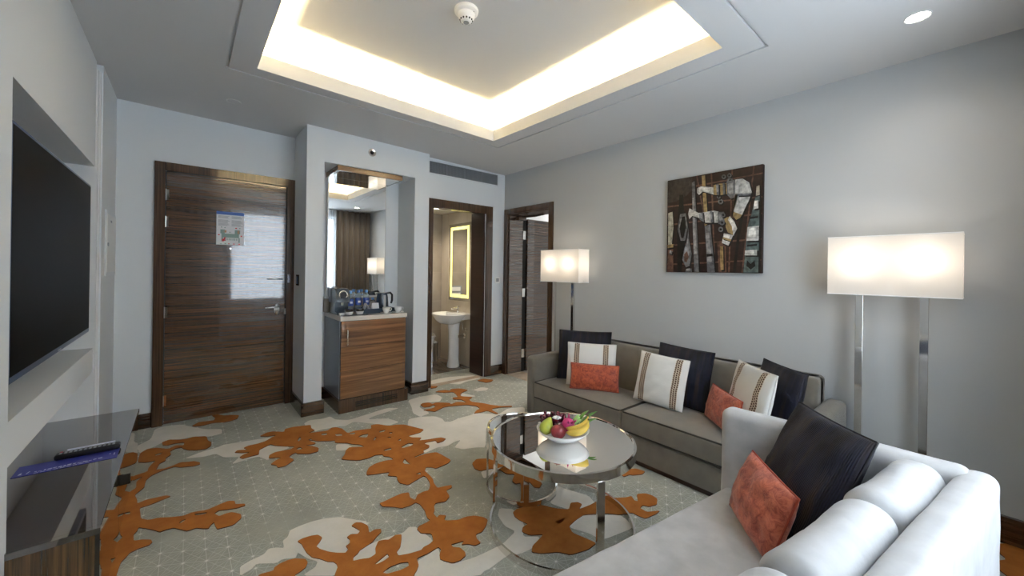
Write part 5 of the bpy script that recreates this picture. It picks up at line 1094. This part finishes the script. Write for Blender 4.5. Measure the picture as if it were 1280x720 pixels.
# ------------------------------------------------------------------ art print
t = thing('wall_art', 'canvas print of silver daggers hanging above the grey sofa', 'picture', (3.08, 1.31, 1.69))
AY0, AY1, AZ0, AZ1, AX = .962, 1.662, 1.308, 2.068, 3.066
bm = nb(); box(bm, AX, 3.099, AY0, AY1, AZ0, AZ1, bevel=.002, seg=1); obj('canvas', bm, 'art_bg', t)
bm = nb()
ART2 = []
def about(P, f, dx=0, dy=0):
    cx_ = sum(p[0] for p in P)/len(P); cy_ = sum(p[1] for p in P)/len(P)
    return [(cx_+(p[0]-cx_)*f+dx, cy_+(p[1]-cy_)*f+dy) for p in P]
for m, P in ART:
    big = max(p[0] for p in P)-min(p[0] for p in P) > .03 and len(P) < 10
    if m in ('steel', 'silver', 'brass', 'teal', 'ivory'): ART2.append(('ink', about(P, 1.06, .012, .012)))
    ART2.append((m, P))
    if m in ('steel', 'silver') and big: ART2.append((m+'_hi', about(P, .62, -.006, -.010)))
ART = ART2; names = sorted({m for m, _ in ART})
for i, (m, P) in enumerate(ART):
    d = AX-.0003-.00003*i
    pts = [(AY1-u*(AY1-AY0), AZ1-v*(AZ1-AZ0)) for u, v in P]
    pts = [(min(max(a, AY0+.001), AY1-.001), min(max(b_, AZ0+.001), AZ1-.001)) for a, b_ in pts]
    try: f = bm.faces.new([bm.verts.new((d, a, b_)) for a, b_ in pts]); f.material_index = names.index(m)
    except ValueError: pass
bmesh.ops.triangulate(bm, faces=bm.faces[:])
me = bpy.data.meshes.new('print')
bmesh.ops.recalc_face_normals(bm, faces=bm.faces[:])
o = obj('print', bm, ['art_'+n for n in names], t)

# ------------------------------------------------------------------ light
w = bpy.data.worlds.new('daylight'); bpy.context.scene.world = w; w.use_nodes = True
w.node_tree.nodes['Background'].inputs['Color'].default_value = (.78, .89, 1, 1)
w.node_tree.nodes['Background'].inputs['Strength'].default_value = 3.0
def area(name, loc, rot, sx, sy, power, col):
    l = bpy.data.lights.new(name, 'AREA'); l.shape = 'RECTANGLE'; l.size = sx; l.size_y = sy; l.energy = power; l.color = col
    o = bpy.data.objects.new(name, l); C.objects.link(o); o.location = loc; o.rotation_euler = rot; return o
area('window_daylight', ((WX0+WX1)/2, -.70, (WZ0+WZ1)/2), (math.radians(-90), 0, 0), WX1-WX0, WZ1-WZ0, WIN_P, (.80, .90, 1.0)).rotation_euler = (math.radians(90), 0, 0)
def spot(name, loc, power, ang, col, r=.04):
    l = bpy.data.lights.new(name, 'SPOT'); l.energy = power; l.spot_size = math.radians(ang); l.spot_blend = 1; l.color = col; l.shadow_soft_size = r
    o = bpy.data.objects.new(name, l); C.objects.link(o); o.location = loc; return o
spot('downlight_beam', (2.622, .191, ZC-.03), 6, 150, (1, .90, .78))
spot('bathroom_beam', (2.55, 4.6, 2.09), 20, 140, (1, .86, .68))
area('bedroom_fill', (4.9, 3.93, 2.50), (0, 0, 0), .3, .3, 30, (1, .94, .88))  # added fill light out of view, brightens the otherwise dark bedroom

# ------------------------------------------------------------------ camera
cam = bpy.data.cameras.new('camera'); co = bpy.data.objects.new('camera', cam); C.objects.link(co)
cam.sensor_width = 36; cam.lens = 487.0/1280*36; cam.shift_y = -21.5/1280; cam.clip_start = .02
co.matrix_world = Matrix.Translation((0, 0, 1.3)) @ Matrix.Rotation(-.697, 4, 'Z') @ Matrix.Rotation(PI/2, 4, 'X') @ Matrix.Rotation(.0145, 4, 'Z')
sc = bpy.context.scene
sc.camera = co
sc.view_settings.view_transform = 'Standard'; sc.view_settings.look = 'None'; sc.view_settings.gamma = 1; sc.view_settings.use_curve_mapping = False
sc.view_settings.exposure = EXPO
sc.cycles.max_bounces = 10; sc.cycles.diffuse_bounces = 6; sc.cycles.glossy_bounces = 6; sc.cycles.transmission_bounces = 8; sc.cycles.transparent_max_bounces = 12
sc.cycles.sample_clamp_indirect = 6; sc.cycles.use_denoising = True; sc.cycles.blur_glossy = .3
sc.cycles.caustics_reflective = True
